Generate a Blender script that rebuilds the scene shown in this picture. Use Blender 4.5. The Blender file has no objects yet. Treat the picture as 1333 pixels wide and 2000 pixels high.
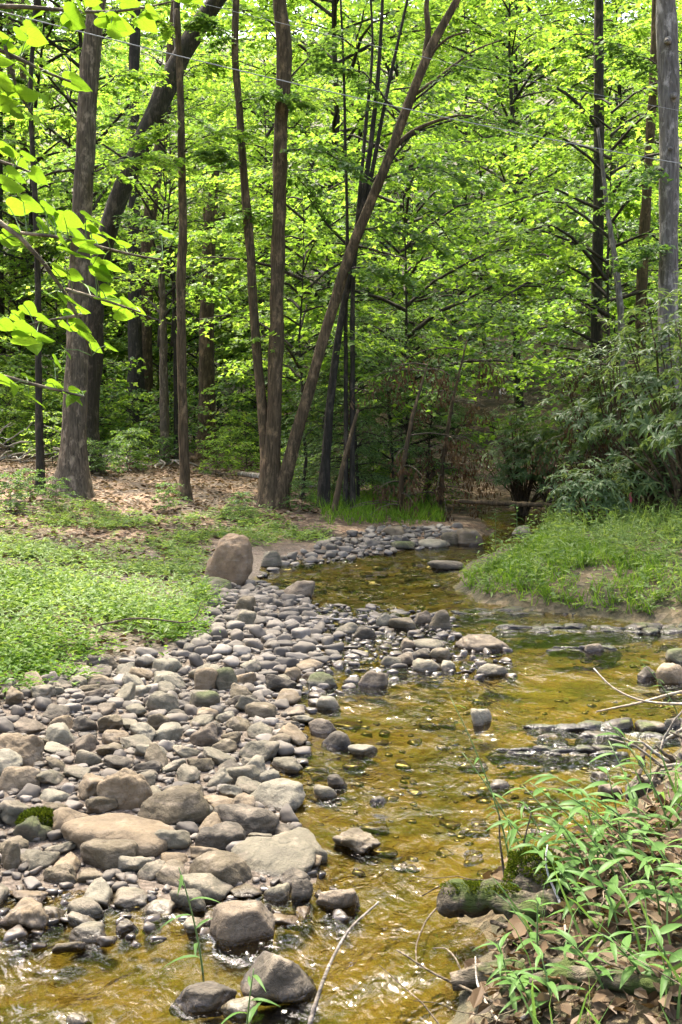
import bpy, bmesh, math, random
import numpy as np
from math import radians, sin, cos, pi

# ------------------------------------------------------------------ camera, sky, sun, exposure
scene = bpy.context.scene
F, HZ, CX, EYE = 2144.0, 820.0, 666.5, 2.0           # photo focal length / horizon row / centre column (px), eye height (m)
cam_data = bpy.data.cameras.new('camera')
cam = bpy.data.objects.new('camera', cam_data)
scene.collection.objects.link(cam)
cam.location = (0, 0, EYE)
cam.rotation_euler = (radians(90), 0, 0)
cam_data.sensor_width = 36.0
cam_data.lens = 36.0 * F / 2000.0
cam_data.shift_y = -(1000.0 - HZ) / 2000.0
cam_data.clip_start = 0.05
cam_data.clip_end = 1500
scene.camera = cam

SUN_EL, SUN_AZ = radians(63), radians(-24)             # azimuth clockwise from +Y
world = bpy.data.worlds.new('World')
scene.world = world
world.use_nodes = True
nt = world.node_tree
sky = nt.nodes.new('ShaderNodeTexSky')
sky.sky_type = 'NISHITA'
sky.sun_disc = False
sky.sun_elevation = SUN_EL
sky.sun_rotation = SUN_AZ
sky.air_density = 0.7
sky.dust_density = 6.0
sky.ozone_density = 0.2
bg = nt.nodes['Background']
bg.inputs['Strength'].default_value = 0.15
nt.links.new(sky.outputs[0], bg.inputs['Color'])

sun_data = bpy.data.lights.new('sun', 'SUN')
sun_data.energy = 2.8
sun_data.angle = radians(6)
sun_data.color = (1.0, 0.94, 0.82)
sun = bpy.data.objects.new('sun', sun_data)
scene.collection.objects.link(sun)
sun.location = (-12, 20, 40)
sun.rotation_euler = (radians(90) - SUN_EL, 0, pi - SUN_AZ)

vs = scene.view_settings
vs.view_transform = 'Standard'
vs.look = 'None'
vs.exposure = 2.48
vs.gamma = 1.0
vs.use_curve_mapping = False
scene.render.engine = 'CYCLES'
cy = scene.cycles
cy.use_denoising = True
cy.use_adaptive_sampling = True
cy.adaptive_threshold = 0.02
cy.max_bounces = 8
cy.diffuse_bounces = 5
cy.glossy_bounces = 2
cy.transmission_bounces = 4
cy.transparent_max_bounces = 10
cy.caustics_reflective = False
cy.caustics_refractive = False
cy.sample_clamp_indirect = 6.0

COL = scene.collection
rng = np.random.default_rng(11)
random.seed(11)

# ------------------------------------------------------------------ small maths
def vnoise2(x, y, seed=0):
    x = np.asarray(x, float); y = np.asarray(y, float)
    xi = np.floor(x).astype(np.int64); yi = np.floor(y).astype(np.int64)
    fx = x - xi; fy = y - yi
    fx = fx * fx * (3 - 2 * fx); fy = fy * fy * (3 - 2 * fy)
    def hsh(a, b):
        n = (a * 374761393 + b * 668265263 + seed * 1442695041) & 0x7fffffff
        n = ((n ^ (n >> 13)) * 1274126177) & 0x7fffffff
        return ((n ^ (n >> 16)) & 0xffff) / 65535.0
    a = hsh(xi, yi); b = hsh(xi + 1, yi); c = hsh(xi, yi + 1); d = hsh(xi + 1, yi + 1)
    return (a * (1 - fx) + b * fx) * (1 - fy) + (c * (1 - fx) + d * fx) * fy
def fbm2(x, y, seed=0, oct=3):
    s = 0; a = 0.5
    for o in range(oct):
        s = s + a * (vnoise2(x * 2 ** o, y * 2 ** o, seed + o) - 0.5); a *= 0.5
    return s
def vnoise3(p, seed=0):
    i = np.floor(p).astype(np.int64); f = p - i; f = f * f * (3 - 2 * f)
    def hsh(a, b, c):
        n = (a * 374761393 + b * 668265263 + c * 1274126177 + seed * 97531) & 0x7fffffff
        n = ((n ^ (n >> 13)) * 1103515245) & 0x7fffffff
        return ((n ^ (n >> 16)) & 0xffff) / 65535.0
    r = 0
    for dx in (0, 1):
        for dy in (0, 1):
            for dz in (0, 1):
                w = (f[:, 0] if dx else 1 - f[:, 0]) * (f[:, 1] if dy else 1 - f[:, 1]) * (f[:, 2] if dz else 1 - f[:, 2])
                r = r + w * hsh(i[:, 0] + dx, i[:, 1] + dy, i[:, 2] + dz)
    return r
def in_poly(px, py, poly):
    poly = np.asarray(poly, float); ins = np.zeros(np.shape(px), bool); n = len(poly)
    for i in range(n):
        x0, y0 = poly[i]; x1, y1 = poly[(i + 1) % n]
        c = ((y0 > py) != (y1 > py)) & (px < (x1 - x0) * (py - y0) / (y1 - y0 + 1e-12) + x0)
        ins ^= c
    return ins
def unit(v):
    return v / (np.linalg.norm(v, axis=-1, keepdims=True) + 1e-12)
def project(x, y, z):
    return CX + np.asarray(x) / y * F, HZ - (np.asarray(z) - EYE) / y * F
def W0(px, py, z=0.0):
    d = (EYE - z) * F / (py - HZ)
    return ((px - CX) * d / F, d)
def At(px, py, d):
    return np.array([(px - CX) * d / F, d, EYE + (HZ - py) * d / F])

# ------------------------------------------------------------------ terrain
WATER_PX = [(-330, 1800), (-200, 1765), (0, 1750), (150, 1742), (230, 1748), (330, 1765), (450, 1745), (600, 1725), (620, 1665), (570, 1590),
            (530, 1530), (530, 1485), (600, 1462), (590, 1400), (545, 1360), (560, 1325), (650, 1292), (640, 1250), (600, 1212),
            (605, 1180), (520, 1152), (485, 1132), (520, 1108), (640, 1095), (740, 1082), (850, 1066), (940, 1056), (960, 1035),
            (935, 1012), (950, 1000), (1100, 998), (1085, 1015), (1060, 1045), (1035, 1070), (960, 1090), (900, 1112), (893, 1150),
            (940, 1175), (1050, 1195), (1200, 1205), (1290, 1217), (1400, 1245), (1500, 1300), (1500, 1400), (1400, 1455), (1290, 1485),
            (1255, 1540), (1235, 1585), (1110, 1655), (1010, 1692), (915, 1745), (890, 1780), (960, 1850), (905, 1900), (885, 2000)]
WATER = [W0(*p) for p in WATER_PX] + [(0.25, 3.2), (-0.3, 2.6), (-1.2, 2.2), (-2.6, 2.4), (-3.0, 3.3)]
WATER = np.array(WATER)
def sdist(x, y):
    x = np.asarray(x, float); y = np.asarray(y, float)
    best = np.full(x.shape, 1e9)
    n = len(WATER)
    for i in range(n):
        ax, ay = WATER[i]; bx, by = WATER[(i + 1) % n]
        ex, ey = bx - ax, by - ay
        t = np.clip(((x - ax) * ex + (y - ay) * ey) / (ex * ex + ey * ey + 1e-9), 0, 1)
        best = np.minimum(best, (x - ax - t * ex) ** 2 + (y - ay - t * ey) ** 2)
    d = np.sqrt(best)
    return np.where(in_poly(x, y, WATER), -d, d)
CEN_Y = [-20, 0, 2.2, 3.6, 5, 6.5, 8, 10, 12, 15, 18, 22, 26, 40]
CEN_X = [-4, -3.2, -2.2, -0.6, 0.3, 0.75, 1.2, 1.2, 0.8, 0.8, 1.9, 3.2, 3.9, 4.5]
def height(x, y, with_noise=True):
    x = np.asarray(x, float); y = np.asarray(y, float)
    sd = sdist(x, y)
    d = np.maximum(sd, 0)
    left = np.interp(d, [0, 1, 2.2, 3.2, 4.5, 7, 14, 40, 300], [0, .08, .2, .36, .5, .66, .85, 1.1, 3])
    right = np.interp(d, [0, .12, .4, 1.0, 2.5, 6, 14, 40, 300], [0, .1, .22, .36, .5, .7, 1.0, 1.6, 4])
    side = x - np.interp(y, CEN_Y, CEN_X)
    w = np.clip(side / 0.8 * 0.5 + 0.5, 0, 1)
    z = left * (1 - w) + right * w
    sm = np.clip((x + 8) / 12, 0, 1); sm = sm * sm * (3 - 2 * sm)
    s = np.maximum(0, y - (46 - 13 * sm))
    z = z + 0.40 * s * s / (s + 12)
    bed = -np.interp(-sd, [0, .25, .7, 1.6], [0, .05, .11, .17])
    if with_noise:
        z = z + np.clip(d / 0.8, 0, 1) * fbm2(x * 1.1, y * 1.1, 3, 4) * (0.10 + 0.012 * np.clip(y - 10, 0, 60)) + np.clip(d / .3, 0, 1) * fbm2(x * 7, y * 7, 9, 2) * 0.035
        z = np.maximum(z, 0.012 * np.clip(d * 8, 0, 1))
        bed = bed + fbm2(x * 2.3, y * 2.3, 5, 3) * 0.06 * np.clip(-sd / .3, 0, 1)
        bed = np.minimum(bed, -0.006)
    return np.where(sd > 0, z, bed)
def hz1(x, y):
    return float(height(np.array([x]), np.array([y]))[0])
_YS = np.concatenate([np.linspace(1.2, 30, 1400), np.linspace(30.05, 170, 700)])
def G(px, py):
    """where the sight line through a photo pixel meets the ground or the water"""
    xs = (px - CX) / F * _YS
    zr = EYE + (HZ - py) / F * _YS
    g = np.maximum(height(xs, _YS), 0.0)
    k = np.nonzero(zr <= g)[0]
    k = k[0] if len(k) else len(_YS) - 1
    return np.array([xs[k], _YS[k], g[k]])

# ------------------------------------------------------------------ mesh building
class MB:
    def __init__(self): self.v = []; self.t = []; self.q = []; self.n = 0
    def add(self, v, tris=None, quads=None):
        v = np.asarray(v, float).reshape(-1, 3)
        if tris is not None and len(tris): self.t.append(np.asarray(tris, np.int64).reshape(-1, 3) + self.n)
        if quads is not None and len(quads): self.q.append(np.asarray(quads, np.int64).reshape(-1, 4) + self.n)
        self.v.append(v); self.n += len(v)
    def tube(self, pts, rad, sides=8, cap=True, lump=0.0, seed=0):
        pts = np.asarray(pts, float); n = len(pts)
        rad = np.broadcast_to(np.asarray(rad, float), (n,))
        T = np.gradient(pts, axis=0); T = unit(T)
        ref = np.array([0., 1, 0]) if abs(T[0][1]) < 0.9 else np.array([1., 0, 0])
        A = unit(np.cross(T, ref)); B = np.cross(T, A)
        ang = np.linspace(0, 2 * pi, sides, endpoint=False)
        rr = rad[:, None] * np.ones(sides)[None]
        ring = A[:, None] * np.cos(ang)[None, :, None] + B[:, None] * np.sin(ang)[None, :, None]
        if lump:
            p3 = (pts[:, None] * np.array([1, 1, .45]) / (rad.mean() * 1.4 + .01) + ring * 1.3).reshape(-1, 3)
            rr = rr * (1 + lump * (vnoise3(p3 + 50, seed).reshape(n, sides) - .5) * 2 + lump * .6 * (vnoise3(p3 * 2.6 + 80, seed + 1).reshape(n, sides) - .5) * 2)
        V = pts[:, None] + ring * rr[..., None]
        i = np.arange(n - 1)[:, None] * sides; j = np.arange(sides)[None]
        a = i + j; b = i + (j + 1) % sides
        Q = np.stack([a, b, b + sides, a + sides], -1).reshape(-1, 4)
        V = V.reshape(-1, 3); tr = []
        if cap:
            V = np.concatenate([V, pts[:1], pts[-1:]])
            k0 = n * sides; k1 = k0 + 1; last = (n - 1) * sides
            for k in range(sides):
                tr.append((k0, (k + 1) % sides, k)); tr.append((k1, last + k, last + (k + 1) % sides))
        self.add(V, tr, Q)
    def leaves(self, P, D, N, L, Wd, tm):
        tv, tt = tm
        P = np.asarray(P, float); n = len(P)
        D = unit(np.asarray(D, float)); S = unit(np.cross(D, N)); M = np.cross(S, D)
        L = np.broadcast_to(L, (n,))[:, None, None]; Wd = np.broadcast_to(Wd, (n,))[:, None, None]
        V = P[:, None] + L * tv[None, :, 0:1] * D[:, None] + Wd * tv[None, :, 1:2] * S[:, None] + L * tv[None, :, 2:3] * M[:, None]
        k = len(tv)
        T = tt[None] + (np.arange(n) * k)[:, None, None]
        self.add(V.reshape(-1, 3), T.reshape(-1, 3))
    def mesh(self, name, smooth=True, origin=None):
        V = np.concatenate(self.v)
        if origin is not None: V = V - np.asarray(origin)
        t = np.concatenate(self.t) if self.t else np.zeros((0, 3), np.int64)
        q = np.concatenate(self.q) if self.q else np.zeros((0, 4), np.int64)
        me = bpy.data.meshes.new(name)
        me.vertices.add(len(V)); me.vertices.foreach_set('co', V.astype(np.float32).ravel())
        loops = np.concatenate([t.ravel(), q.ravel()]).astype(np.int32)
        me.loops.add(len(loops)); me.loops.foreach_set('vertex_index', loops)
        nt_, nq = len(t), len(q)
        me.polygons.add(nt_ + nq)
        st = np.concatenate([np.arange(nt_) * 3, nt_ * 3 + np.arange(nq) * 4]).astype(np.int32)
        me.polygons.foreach_set('loop_start', st)
        me.polygons.foreach_set('use_smooth', np.full(nt_ + nq, smooth))
        me.update(calc_edges=True)
        return me
def T_(v, t): return (np.array(v, float), np.array(t, np.int64))
DIAM = T_([(0, 0, 0), (.45, .5, .07), (1, 0, -.06), (.45, -.5, .07)], [(0, 2, 1), (0, 3, 2)])
OVAL = T_([(0, 0, 0), (.28, .45, .06), (.68, .4, .05), (1, 0, -.1), (.68, -.4, .05), (.28, -.45, .06)], [(0, 2, 1), (0, 3, 2), (0, 4, 3), (0, 5, 4)])
MAPLE = T_([(0, 0, 0), (.42, .56, .05), (.55, .22, .03), (1, 0, -.08), (.55, -.22, .03), (.42, -.56, .05)], [(0, 2, 1), (0, 3, 2), (0, 4, 3), (0, 5, 4)])
LANCE = T_([(0, 0, 0), (.25, .45, .05), (.6, .4, .03), (1, 0, -.14), (.6, -.4, .03), (.25, -.45, .05), (.45, 0, .02)],
           [(0, 6, 1), (1, 6, 2), (2, 6, 3), (3, 6, 4), (4, 6, 5), (5, 6, 0)])
BLADE = T_([(0, .5, 0), (0, -.5, 0), (.4, .42, .06), (.4, -.42, .06), (.75, .28, .02), (.75, -.28, .02), (1, 0, -.1)],
           [(0, 1, 2), (1, 3, 2), (2, 3, 4), (3, 5, 4), (4, 5, 6)])

def obj(name, me, mat=None, parent=None, loc=(0, 0, 0)):
    o = bpy.data.objects.new(name, me)
    COL.objects.link(o)
    if mat is not None and me is not None and not me.materials: me.materials.append(mat)
    o.location = tuple(float(c) for c in loc)
    if parent is not None: o.parent = parent
    return o
def tag(o, label, cat, group=None, kind=None):
    if label: o['label'] = label
    if cat: o['category'] = cat
    if group: o['group'] = group
    if kind: o['kind'] = kind
    return o
def thing(name, label, cat, loc=(0, 0, 0), group=None):
    return tag(obj(name, None, None, None, loc), label, cat, group)
def struct(name, me, mat):
    o = obj(name, me, mat); o['kind'] = 'structure'; return o

# ------------------------------------------------------------------ materials
def mat_new(name):
    m = bpy.data.materials.new(name); m.use_nodes = True
    t = m.node_tree; t.nodes.clear()
    out = t.nodes.new('ShaderNodeOutputMaterial')
    return m, t, out
def nd(t, typ, ins=None, **kw):
    n = t.nodes.new(typ)
    for k, v in kw.items(): setattr(n, k, v)
    for k, v in (ins or {}).items():
        if hasattr(v, 'is_output') or isinstance(v, bpy.types.NodeSocket): t.links.new(v, n.inputs[k])
        else: n.inputs[k].default_value = v
    return n
def rgba(c): return (c[0], c[1], c[2], 1.0)
def ramp(t, fac, stops):
    n = t.nodes.new('ShaderNodeValToRGB'); t.links.new(fac, n.inputs[0])
    e = n.color_ramp.elements
    while len(e) < len(stops): e.new(0.5)
    for k, (p, c) in enumerate(stops):
        e[k].position = p; e[k].color = rgba(c) if len(c) == 3 else c
    return n.outputs[0]
def mixc(t, fac, a, b, mode='MIX'):
    n = t.nodes.new('ShaderNodeMix'); n.data_type = 'RGBA'; n.blend_type = mode
    for sock, v in ((n.inputs[0], fac), (n.inputs[6], a), (n.inputs[7], b)):
        if isinstance(v, bpy.types.NodeSocket): t.links.new(v, sock)
        elif isinstance(v, (int, float)): sock.default_value = v
        else: sock.default_value = rgba(v)
    return n.outputs[2]
def math_(t, op, a, b=0.0, clamp=False):
    n = t.nodes.new('ShaderNodeMath'); n.operation = op; n.use_clamp = clamp
    for k, v in enumerate((a, b)):
        if isinstance(v, bpy.types.NodeSocket): t.links.new(v, n.inputs[k])
        else: n.inputs[k].default_value = v
    return n.outputs[0]
def noise(t, vec, scale, detail=4, rough=.55, dist=0.0):
    n = nd(t, 'ShaderNodeTexNoise', {'Scale': scale, 'Detail': detail, 'Roughness': rough, 'Distortion': dist})
    if vec is not None: t.links.new(vec, n.inputs['Vector'])
    return n.outputs['Fac']
def mapping(t, vec, scale):
    n = t.nodes.new('ShaderNodeMapping'); t.links.new(vec, n.inputs[0]); n.inputs['Scale'].default_value = scale
    return n.outputs[0]

def leaf_mat(name, stops, tr_gain=1.7, trans=0.5, gloss=0.06, rough=0.5):
    """stops: colour ramp over the leaves (each leaf picks its own tone)"""
    m, t, out = mat_new(name)
    geo = t.nodes.new('ShaderNodeNewGeometry')
    oi = t.nodes.new('ShaderNodeObjectInfo')
    r = math_(t, 'ADD', math_(t, 'MULTIPLY', geo.outputs['Random Per Island'], .75), math_(t, 'MULTIPLY', oi.outputs['Random'], .25))
    c = ramp(t, r, stops)
    g = mixc(t, 1.0, c, (tr_gain * 1.1, tr_gain, tr_gain * .62), 'MULTIPLY')
    d = nd(t, 'ShaderNodeBsdfDiffuse', {'Color': c})
    tl = nd(t, 'ShaderNodeBsdfTranslucent', {'Color': g})
    mx = nd(t, 'ShaderNodeMixShader', {0: trans, 1: d.outputs[0], 2: tl.outputs[0]})
    gl = nd(t, 'ShaderNodeBsdfGlossy', {'Roughness': rough, 'Color': (1, 1, 1, 1)})
    fr = nd(t, 'ShaderNodeLayerWeight', {'Blend': .25})
    mx2 = nd(t, 'ShaderNodeMixShader', {0: math_(t, 'MULTIPLY', math_(t, 'ADD', fr.outputs['Fresnel'], .12), gloss * .5, True), 1: mx.outputs[0], 2: gl.outputs[0]})
    t.links.new(mx2.outputs[0], out.inputs[0])
    return m
def bark_mat(name, a, b, c, vscale=1.0, bump=.6, moss=0.0):
    along_x = name.startswith(('log', 'twig'))
    m, t, out = mat_new(name)
    co = t.nodes.new('ShaderNodeNewGeometry').outputs['Position']
    v = mapping(t, co, (.15, 1, 1) if along_x else (1, 1, .12))
    n1 = noise(t, v, 34 * vscale, 5, .6, .3)
    n2 = noise(t, co, 3.0, 4)
    col = ramp(t, n1, [(.32, a), (.52, b), (.72, c)])
    col = mixc(t, math_(t, 'MULTIPLY', n2, .5), col, mixc(t, .5, a, (.07, .075, .045)))
    lich = ramp(t, noise(t, mapping(t, co, (1, 1, .5)), 7, 6, .7), [(.52, (0, 0, 0)), (.66, (.8, .8, .8))])
    col = mixc(t, lich, col, tuple(min(x * 1.7, .5) for x in c))
    if moss:
        ms = ramp(t, noise(t, co, 6, 5, .6), [(.5 - .12 * moss, (0, 0, 0)), (.6 - .1 * moss, (1, 1, 1))])
        col = mixc(t, ms, col, (.04, .055, .012))
    bp = nd(t, 'ShaderNodeBump', {'Strength': bump, 'Distance': .03, 'Height': n1})
    p = nd(t, 'ShaderNodeBsdfPrincipled', {'Base Color': col, 'Roughness': .9, 'Normal': bp.outputs[0], 'Specular IOR Level': .2})
    t.links.new(p.outputs[0], out.inputs[0])
    return m
def stone_mat(name, base, alt, moss=0.0):
    m, t, out = mat_new(name)
    tc = t.nodes.new('ShaderNodeTexCoord').outputs['Object']
    geo = t.nodes.new('ShaderNodeNewGeometry'); oi = t.nodes.new('ShaderNodeObjectInfo')
    pos = geo.outputs['Position']
    off = nd(t, 'ShaderNodeVectorMath', {0: pos, 1: oi.outputs['Location']}, operation='ADD').outputs[0]
    n1 = noise(t, off, 9, 6, .62)
    n2 = noise(t, off, 55, 4, .6)
    n3 = noise(t, mapping(t, off, (1, 1, 4)), 6, 5, .6, .8)
    k = math_(t, 'MULTIPLY', oi.outputs['Random'], .8)
    b1 = mixc(t, k, base, alt)
    col = mixc(t, ramp(t, n1, [(.35, (0, 0, 0)), (.7, (1, 1, 1))]), b1, tuple(x * .62 for x in base))
    col = mixc(t, ramp(t, n3, [(.5, (0, 0, 0)), (.68, (.6, .6, .6))]), col, (.26, .21, .145))
    col = mixc(t, ramp(t, n2, [(.58, (0, 0, 0)), (.74, (.75, .75, .75))]), col, tuple(x * .42 for x in base))
    if moss:
        up = nd(t, 'ShaderNodeSeparateXYZ', {0: geo.outputs['Normal']}).outputs[2]
        mk = math_(t, 'MULTIPLY', ramp(t, noise(t, off, 7, 4), [(.52 - .2 * moss, (0, 0, 0)), (.64 - .2 * moss, (1, 1, 1))]), math_(t, 'SMOOTH_MAX', up, 0.0))
        col = mixc(t, mk, col, (.05, .06, .012))
    # stones are wet where the stream laps at them
    z = nd(t, 'ShaderNodeSeparateXYZ', {0: pos}).outputs[2]
    wl = math_(t, 'ADD', z, math_(t, 'MULTIPLY', math_(t, 'SUBTRACT', n1, .5), .05))
    wet = nd(t, 'ShaderNodeMapRange', {'Value': wl, 'From Min': .012, 'From Max': .035, 'To Min': 1.0, 'To Max': 0.0}).outputs[0]
    col = mixc(t, wet, col, mixc(t, 1.0, col, (.42, .38, .34), 'MULTIPLY'))
    ro = nd(t, 'ShaderNodeMapRange', {'Value': wet, 'To Min': .78, 'To Max': .22}).outputs[0]
    ck = nd(t, 'ShaderNodeTexVoronoi', {'Vector': nd(t, 'ShaderNodeVectorMath', {0: off, 1: nd(t, 'ShaderNodeTexNoise', {'Vector': off, 'Scale': 7.0}).outputs['Color']}, operation='ADD').outputs[0], 'Scale': 5.0}, feature='DISTANCE_TO_EDGE')
    crk = nd(t, 'ShaderNodeMapRange', {'Value': ck.outputs['Distance'], 'From Min': 0.0, 'From Max': .02, 'To Min': -.35, 'To Max': 0.0}).outputs[0]
    bp = nd(t, 'ShaderNodeBump', {'Strength': .6, 'Distance': .012, 'Height': math_(t, 'ADD', crk, math_(t, 'ADD', n2, math_(t, 'MULTIPLY', n1, 2.4)))})
    p = nd(t, 'ShaderNodeBsdfPrincipled', {'Base Color': col, 'Roughness': ro, 'Normal': bp.outputs[0], 'Specular IOR Level': .4})
    t.links.new(p.outputs[0], out.inputs[0])
    return m
def plain_mat(name, c, rough=.7, var=.3, scale=30, metallic=0.0):
    m, t, out = mat_new(name)
    co = t.nodes.new('ShaderNodeNewGeometry').outputs['Position']
    n1 = noise(t, co, scale, 4)
    col = mixc(t, math_(t, 'MULTIPLY', n1, var * 2), c, tuple(x * .4 for x in c))
    p = nd(t, 'ShaderNodeBsdfPrincipled', {'Base Color': col, 'Roughness': rough, 'Metallic': metallic})
    t.links.new(p.outputs[0], out.inputs[0])
    return m

def ground_mat():
    m, t, out = mat_new('woodland_ground')
    pos = t.nodes.new('ShaderNodeNewGeometry').outputs['Position']
    at = nd(t, 'ShaderNodeAttribute', attribute_name='zone')
    sep = nd(t, 'ShaderNodeSeparateColor', {0: at.outputs['Color']})
    gravel, bed, green = sep.outputs[0], sep.outputs[1], sep.outputs[2]
    vor = nd(t, 'ShaderNodeTexVoronoi', {'Vector': pos, 'Scale': 15.0, 'Randomness': 1.0})
    vr = nd(t, 'ShaderNodeSeparateColor', {0: vor.outputs['Color']}).outputs[0]
    litter = ramp(t, vr, [(0, (.045, .03, .02)), (.35, (.12, .072, .04)), (.7, (.2, .125, .07)), (1, (.33, .24, .16))])
    nbig = noise(t, pos, .9, 5, .6)
    litter = mixc(t, ramp(t, nbig, [(.42, (0, 0, 0)), (.6, (1, 1, 1))]), litter, (.05, .036, .022))
    nf = noise(t, pos, 40, 5, .65)
    gcol = ramp(t, nf, [(.3, (.06, .048, .035)), (.55, (.17, .135, .1)), (.8, (.3, .26, .21))])
    v2 = nd(t, 'ShaderNodeTexVoronoi', {'Vector': pos, 'Scale': 26.0})
    nb = noise(t, pos, 2.2, 5, .6, .4)
    bcol = ramp(t, nb, [(.3, (.042, .048, .012)), (.44, (.095, .09, .022)), (.58, (.17, .13, .042)), (.7, (.118, .102, .027)), (.8, (.058, .06, .015))])
    bcol = mixc(t, ramp(t, v2.outputs['Distance'], [(.1, (.7, .7, .7)), (.5, (0, 0, 0))]), bcol, (.14, .115, .06))
    col = mixc(t, green, litter, mixc(t, nf, (.025, .034, .012), (.06, .07, .025)))
    col = mixc(t, gravel, col, gcol)
    col = mixc(t, bed, col, bcol)
    bp = nd(t, 'ShaderNodeBump', {'Strength': .8, 'Distance': .03, 'Height': math_(t, 'ADD', vor.outputs['Distance'], nf)})
    p = nd(t, 'ShaderNodeBsdfPrincipled', {'Base Color': col, 'Roughness': .88, 'Normal': bp.outputs[0], 'Specular IOR Level': .25})
    t.links.new(p.outputs[0], out.inputs[0])
    return m
def water_mat():
    m, t, out = mat_new('stream_water')
    pos = t.nodes.new('ShaderNodeNewGeometry').outputs['Position']
    v = mapping(t, pos, (1, .6, 1))
    big = ramp(t, noise(t, pos, .8, 3), [(.34, (.22, .22, .22)), (.56, (1, 1, 1))])
    r1 = noise(t, v, 6.5, 3, .5, .8)
    r2 = noise(t, v, 19, 2, .5, .8)
    hgt = math_(t, 'MULTIPLY', math_(t, 'ADD', math_(t, 'MULTIPLY', r1, 1.6), math_(t, 'MULTIPLY', r2, .55)), big)
    bp = nd(t, 'ShaderNodeBump', {'Strength': 1.0, 'Distance': .04, 'Height': hgt})
    fr = nd(t, 'ShaderNodeFresnel', {'IOR': 1.4, 'Normal': bp.outputs[0]})
    gl = nd(t, 'ShaderNodeBsdfGlossy', {'Roughness': .03, 'Normal': bp.outputs[0], 'Color': (1, 1, 1, 1)})
    tr = nd(t, 'ShaderNodeBsdfTransparent', {'Color': (.74, .67, .37, 1)})
    mx = nd(t, 'ShaderNodeMixShader', {0: fr.outputs[0], 1: tr.outputs[0], 2: gl.outputs[0]})
    t.links.new(mx.outputs[0], out.inputs[0])
    return m

M = {}
M['ground'] = ground_mat(); M['water'] = water_mat()
YG = [(0, (.055, .115, .018)), (.35, (.1, .19, .026)), (.7, (.16, .26, .04)), (1, (.23, .33, .07))]
M['leaf_bright'] = leaf_mat('leaf_bright', YG, 2.1, .55, .04)
M['leaf_mid'] = leaf_mat('leaf_mid', [(0, (.04, .09, .02)), (.5, (.075, .15, .032)), (1, (.125, .21, .045))], 1.9, .5, .06)
M['leaf_cool'] = leaf_mat('leaf_cool', [(0, (.04, .09, .028)), (.5, (.075, .145, .044)), (1, (.12, .2, .06))], 1.8, .45, .06)
M['rhodo'] = leaf_mat('leaf_rhododendron', [(0, (.05, .085, .032)), (.5, (.085, .14, .05)), (.85, (.13, .19, .065)), (1, (.21, .25, .08))], 1.6, .4, .07, .45)
M['leaf_dead'] = leaf_mat('leaf_dead', [(0, (.045, .03, .018)), (.5, (.095, .058, .032)), (1, (.17, .115, .068))], 1.0, .3, .02)
M['litter'] = leaf_mat('leaf_litter', [(0, (.03, .021, .012)), (.3, (.07, .046, .025)), (.6, (.115, .08, .048)), (.85, (.19, .15, .1)), (1, (.12, .055, .022))], 1.1, .2, .03)
M['cover'] = leaf_mat('leaf_ground_cover', [(0, (.05, .11, .012)), (.5, (.095, .185, .02)), (1, (.17, .27, .038))], 1.8, .45, .03)
M['cover_cool'] = leaf_mat('leaf_ground_cover_cool', [(0, (.07, .125, .025)), (.5, (.125, .2, .045)), (1, (.21, .29, .09))], 1.7, .42, .04)
M['redbud'] = leaf_mat('leaf_redbud', [(0, (.07, .15, .012)), (.5, (.11, .21, .016)), (1, (.16, .27, .024))], 1.45, .55, .035)
M['weed'] = leaf_mat('leaf_weed', [(0, (.04, .095, .018)), (.5, (.075, .15, .036)), (1, (.13, .22, .065))], 1.5, .4, .09, .4)
M['moss'] = leaf_mat('moss', [(0, (.028, .042, .006)), (.5, (.06, .085, .008)), (1, (.12, .15, .012))], 1.2, .25, .01)
M['bark_grey'] = bark_mat('bark_grey', (0.036, 0.026, 0.016), (0.108, 0.080, 0.053), (0.194, 0.149, 0.099), 1.0, .9)
M['bark_brown'] = bark_mat('bark_brown', (0.027, 0.017, 0.008), (0.082, 0.053, 0.026), (0.137, 0.092, 0.049))
M['bark_dark'] = bark_mat('bark_dark', (0.010, 0.008, 0.006), (0.030, 0.023, 0.017), (0.061, 0.048, 0.034))
M['bark_pale'] = bark_mat('bark_pale', (0.066, 0.055, 0.044), (0.165, 0.143, 0.121), (0.259, 0.231, 0.198), .9, .8)
M['twig'] = bark_mat('twig', (.04, .03, .02), (.1, .075, .05), (.2, .16, .11), 2)
M['twig_pale'] = bark_mat('twig_pale', (.2, .16, .11), (.36, .3, .23), (.5, .45, .36), 2)
M['log_moss'] = bark_mat('log_moss', (.025, .02, .014), (.07, .055, .038), (.15, .12, .085), 1, .9, .25)
M['log_grey'] = bark_mat('log_grey', (.07, .058, .045), (.19, .16, .13), (.34, .3, .25), 1, .8)
M['stem_green'] = plain_mat('stem_green', (.12, .2, .05), .6)
M['stone_grey'] = stone_mat('stone_grey', (0.124, 0.108, 0.069), (0.170, 0.149, 0.096))
M['stone_tan'] = stone_mat('stone_tan', (0.170, 0.124, 0.069), (0.212, 0.162, 0.094))
M['stone_warm'] = stone_mat('stone_warm', (.2, .132, .07), (.235, .16, .09))
M['stone_brown'] = stone_mat('stone_brown', (0.096, 0.074, 0.039), (0.128, 0.102, 0.057))
M['stone_dark'] = stone_mat('stone_dark', (0.057, 0.046, 0.029), (0.082, 0.067, 0.044))
M['stone_pale'] = stone_mat('stone_pale', (0.187, 0.166, 0.112), (0.227, 0.204, 0.140))
M['stone_purple'] = stone_mat('stone_purple', (0.111, 0.085, 0.055), (0.136, 0.102, 0.062))
M['stone_mossy'] = stone_mat('stone_mossy', (0.102, 0.088, 0.055), (0.131, 0.110, 0.072), 1.0)
M['ledge'] = stone_mat('ledge', (.036, .029, .021), (.05, .04, .028), .35)
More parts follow.
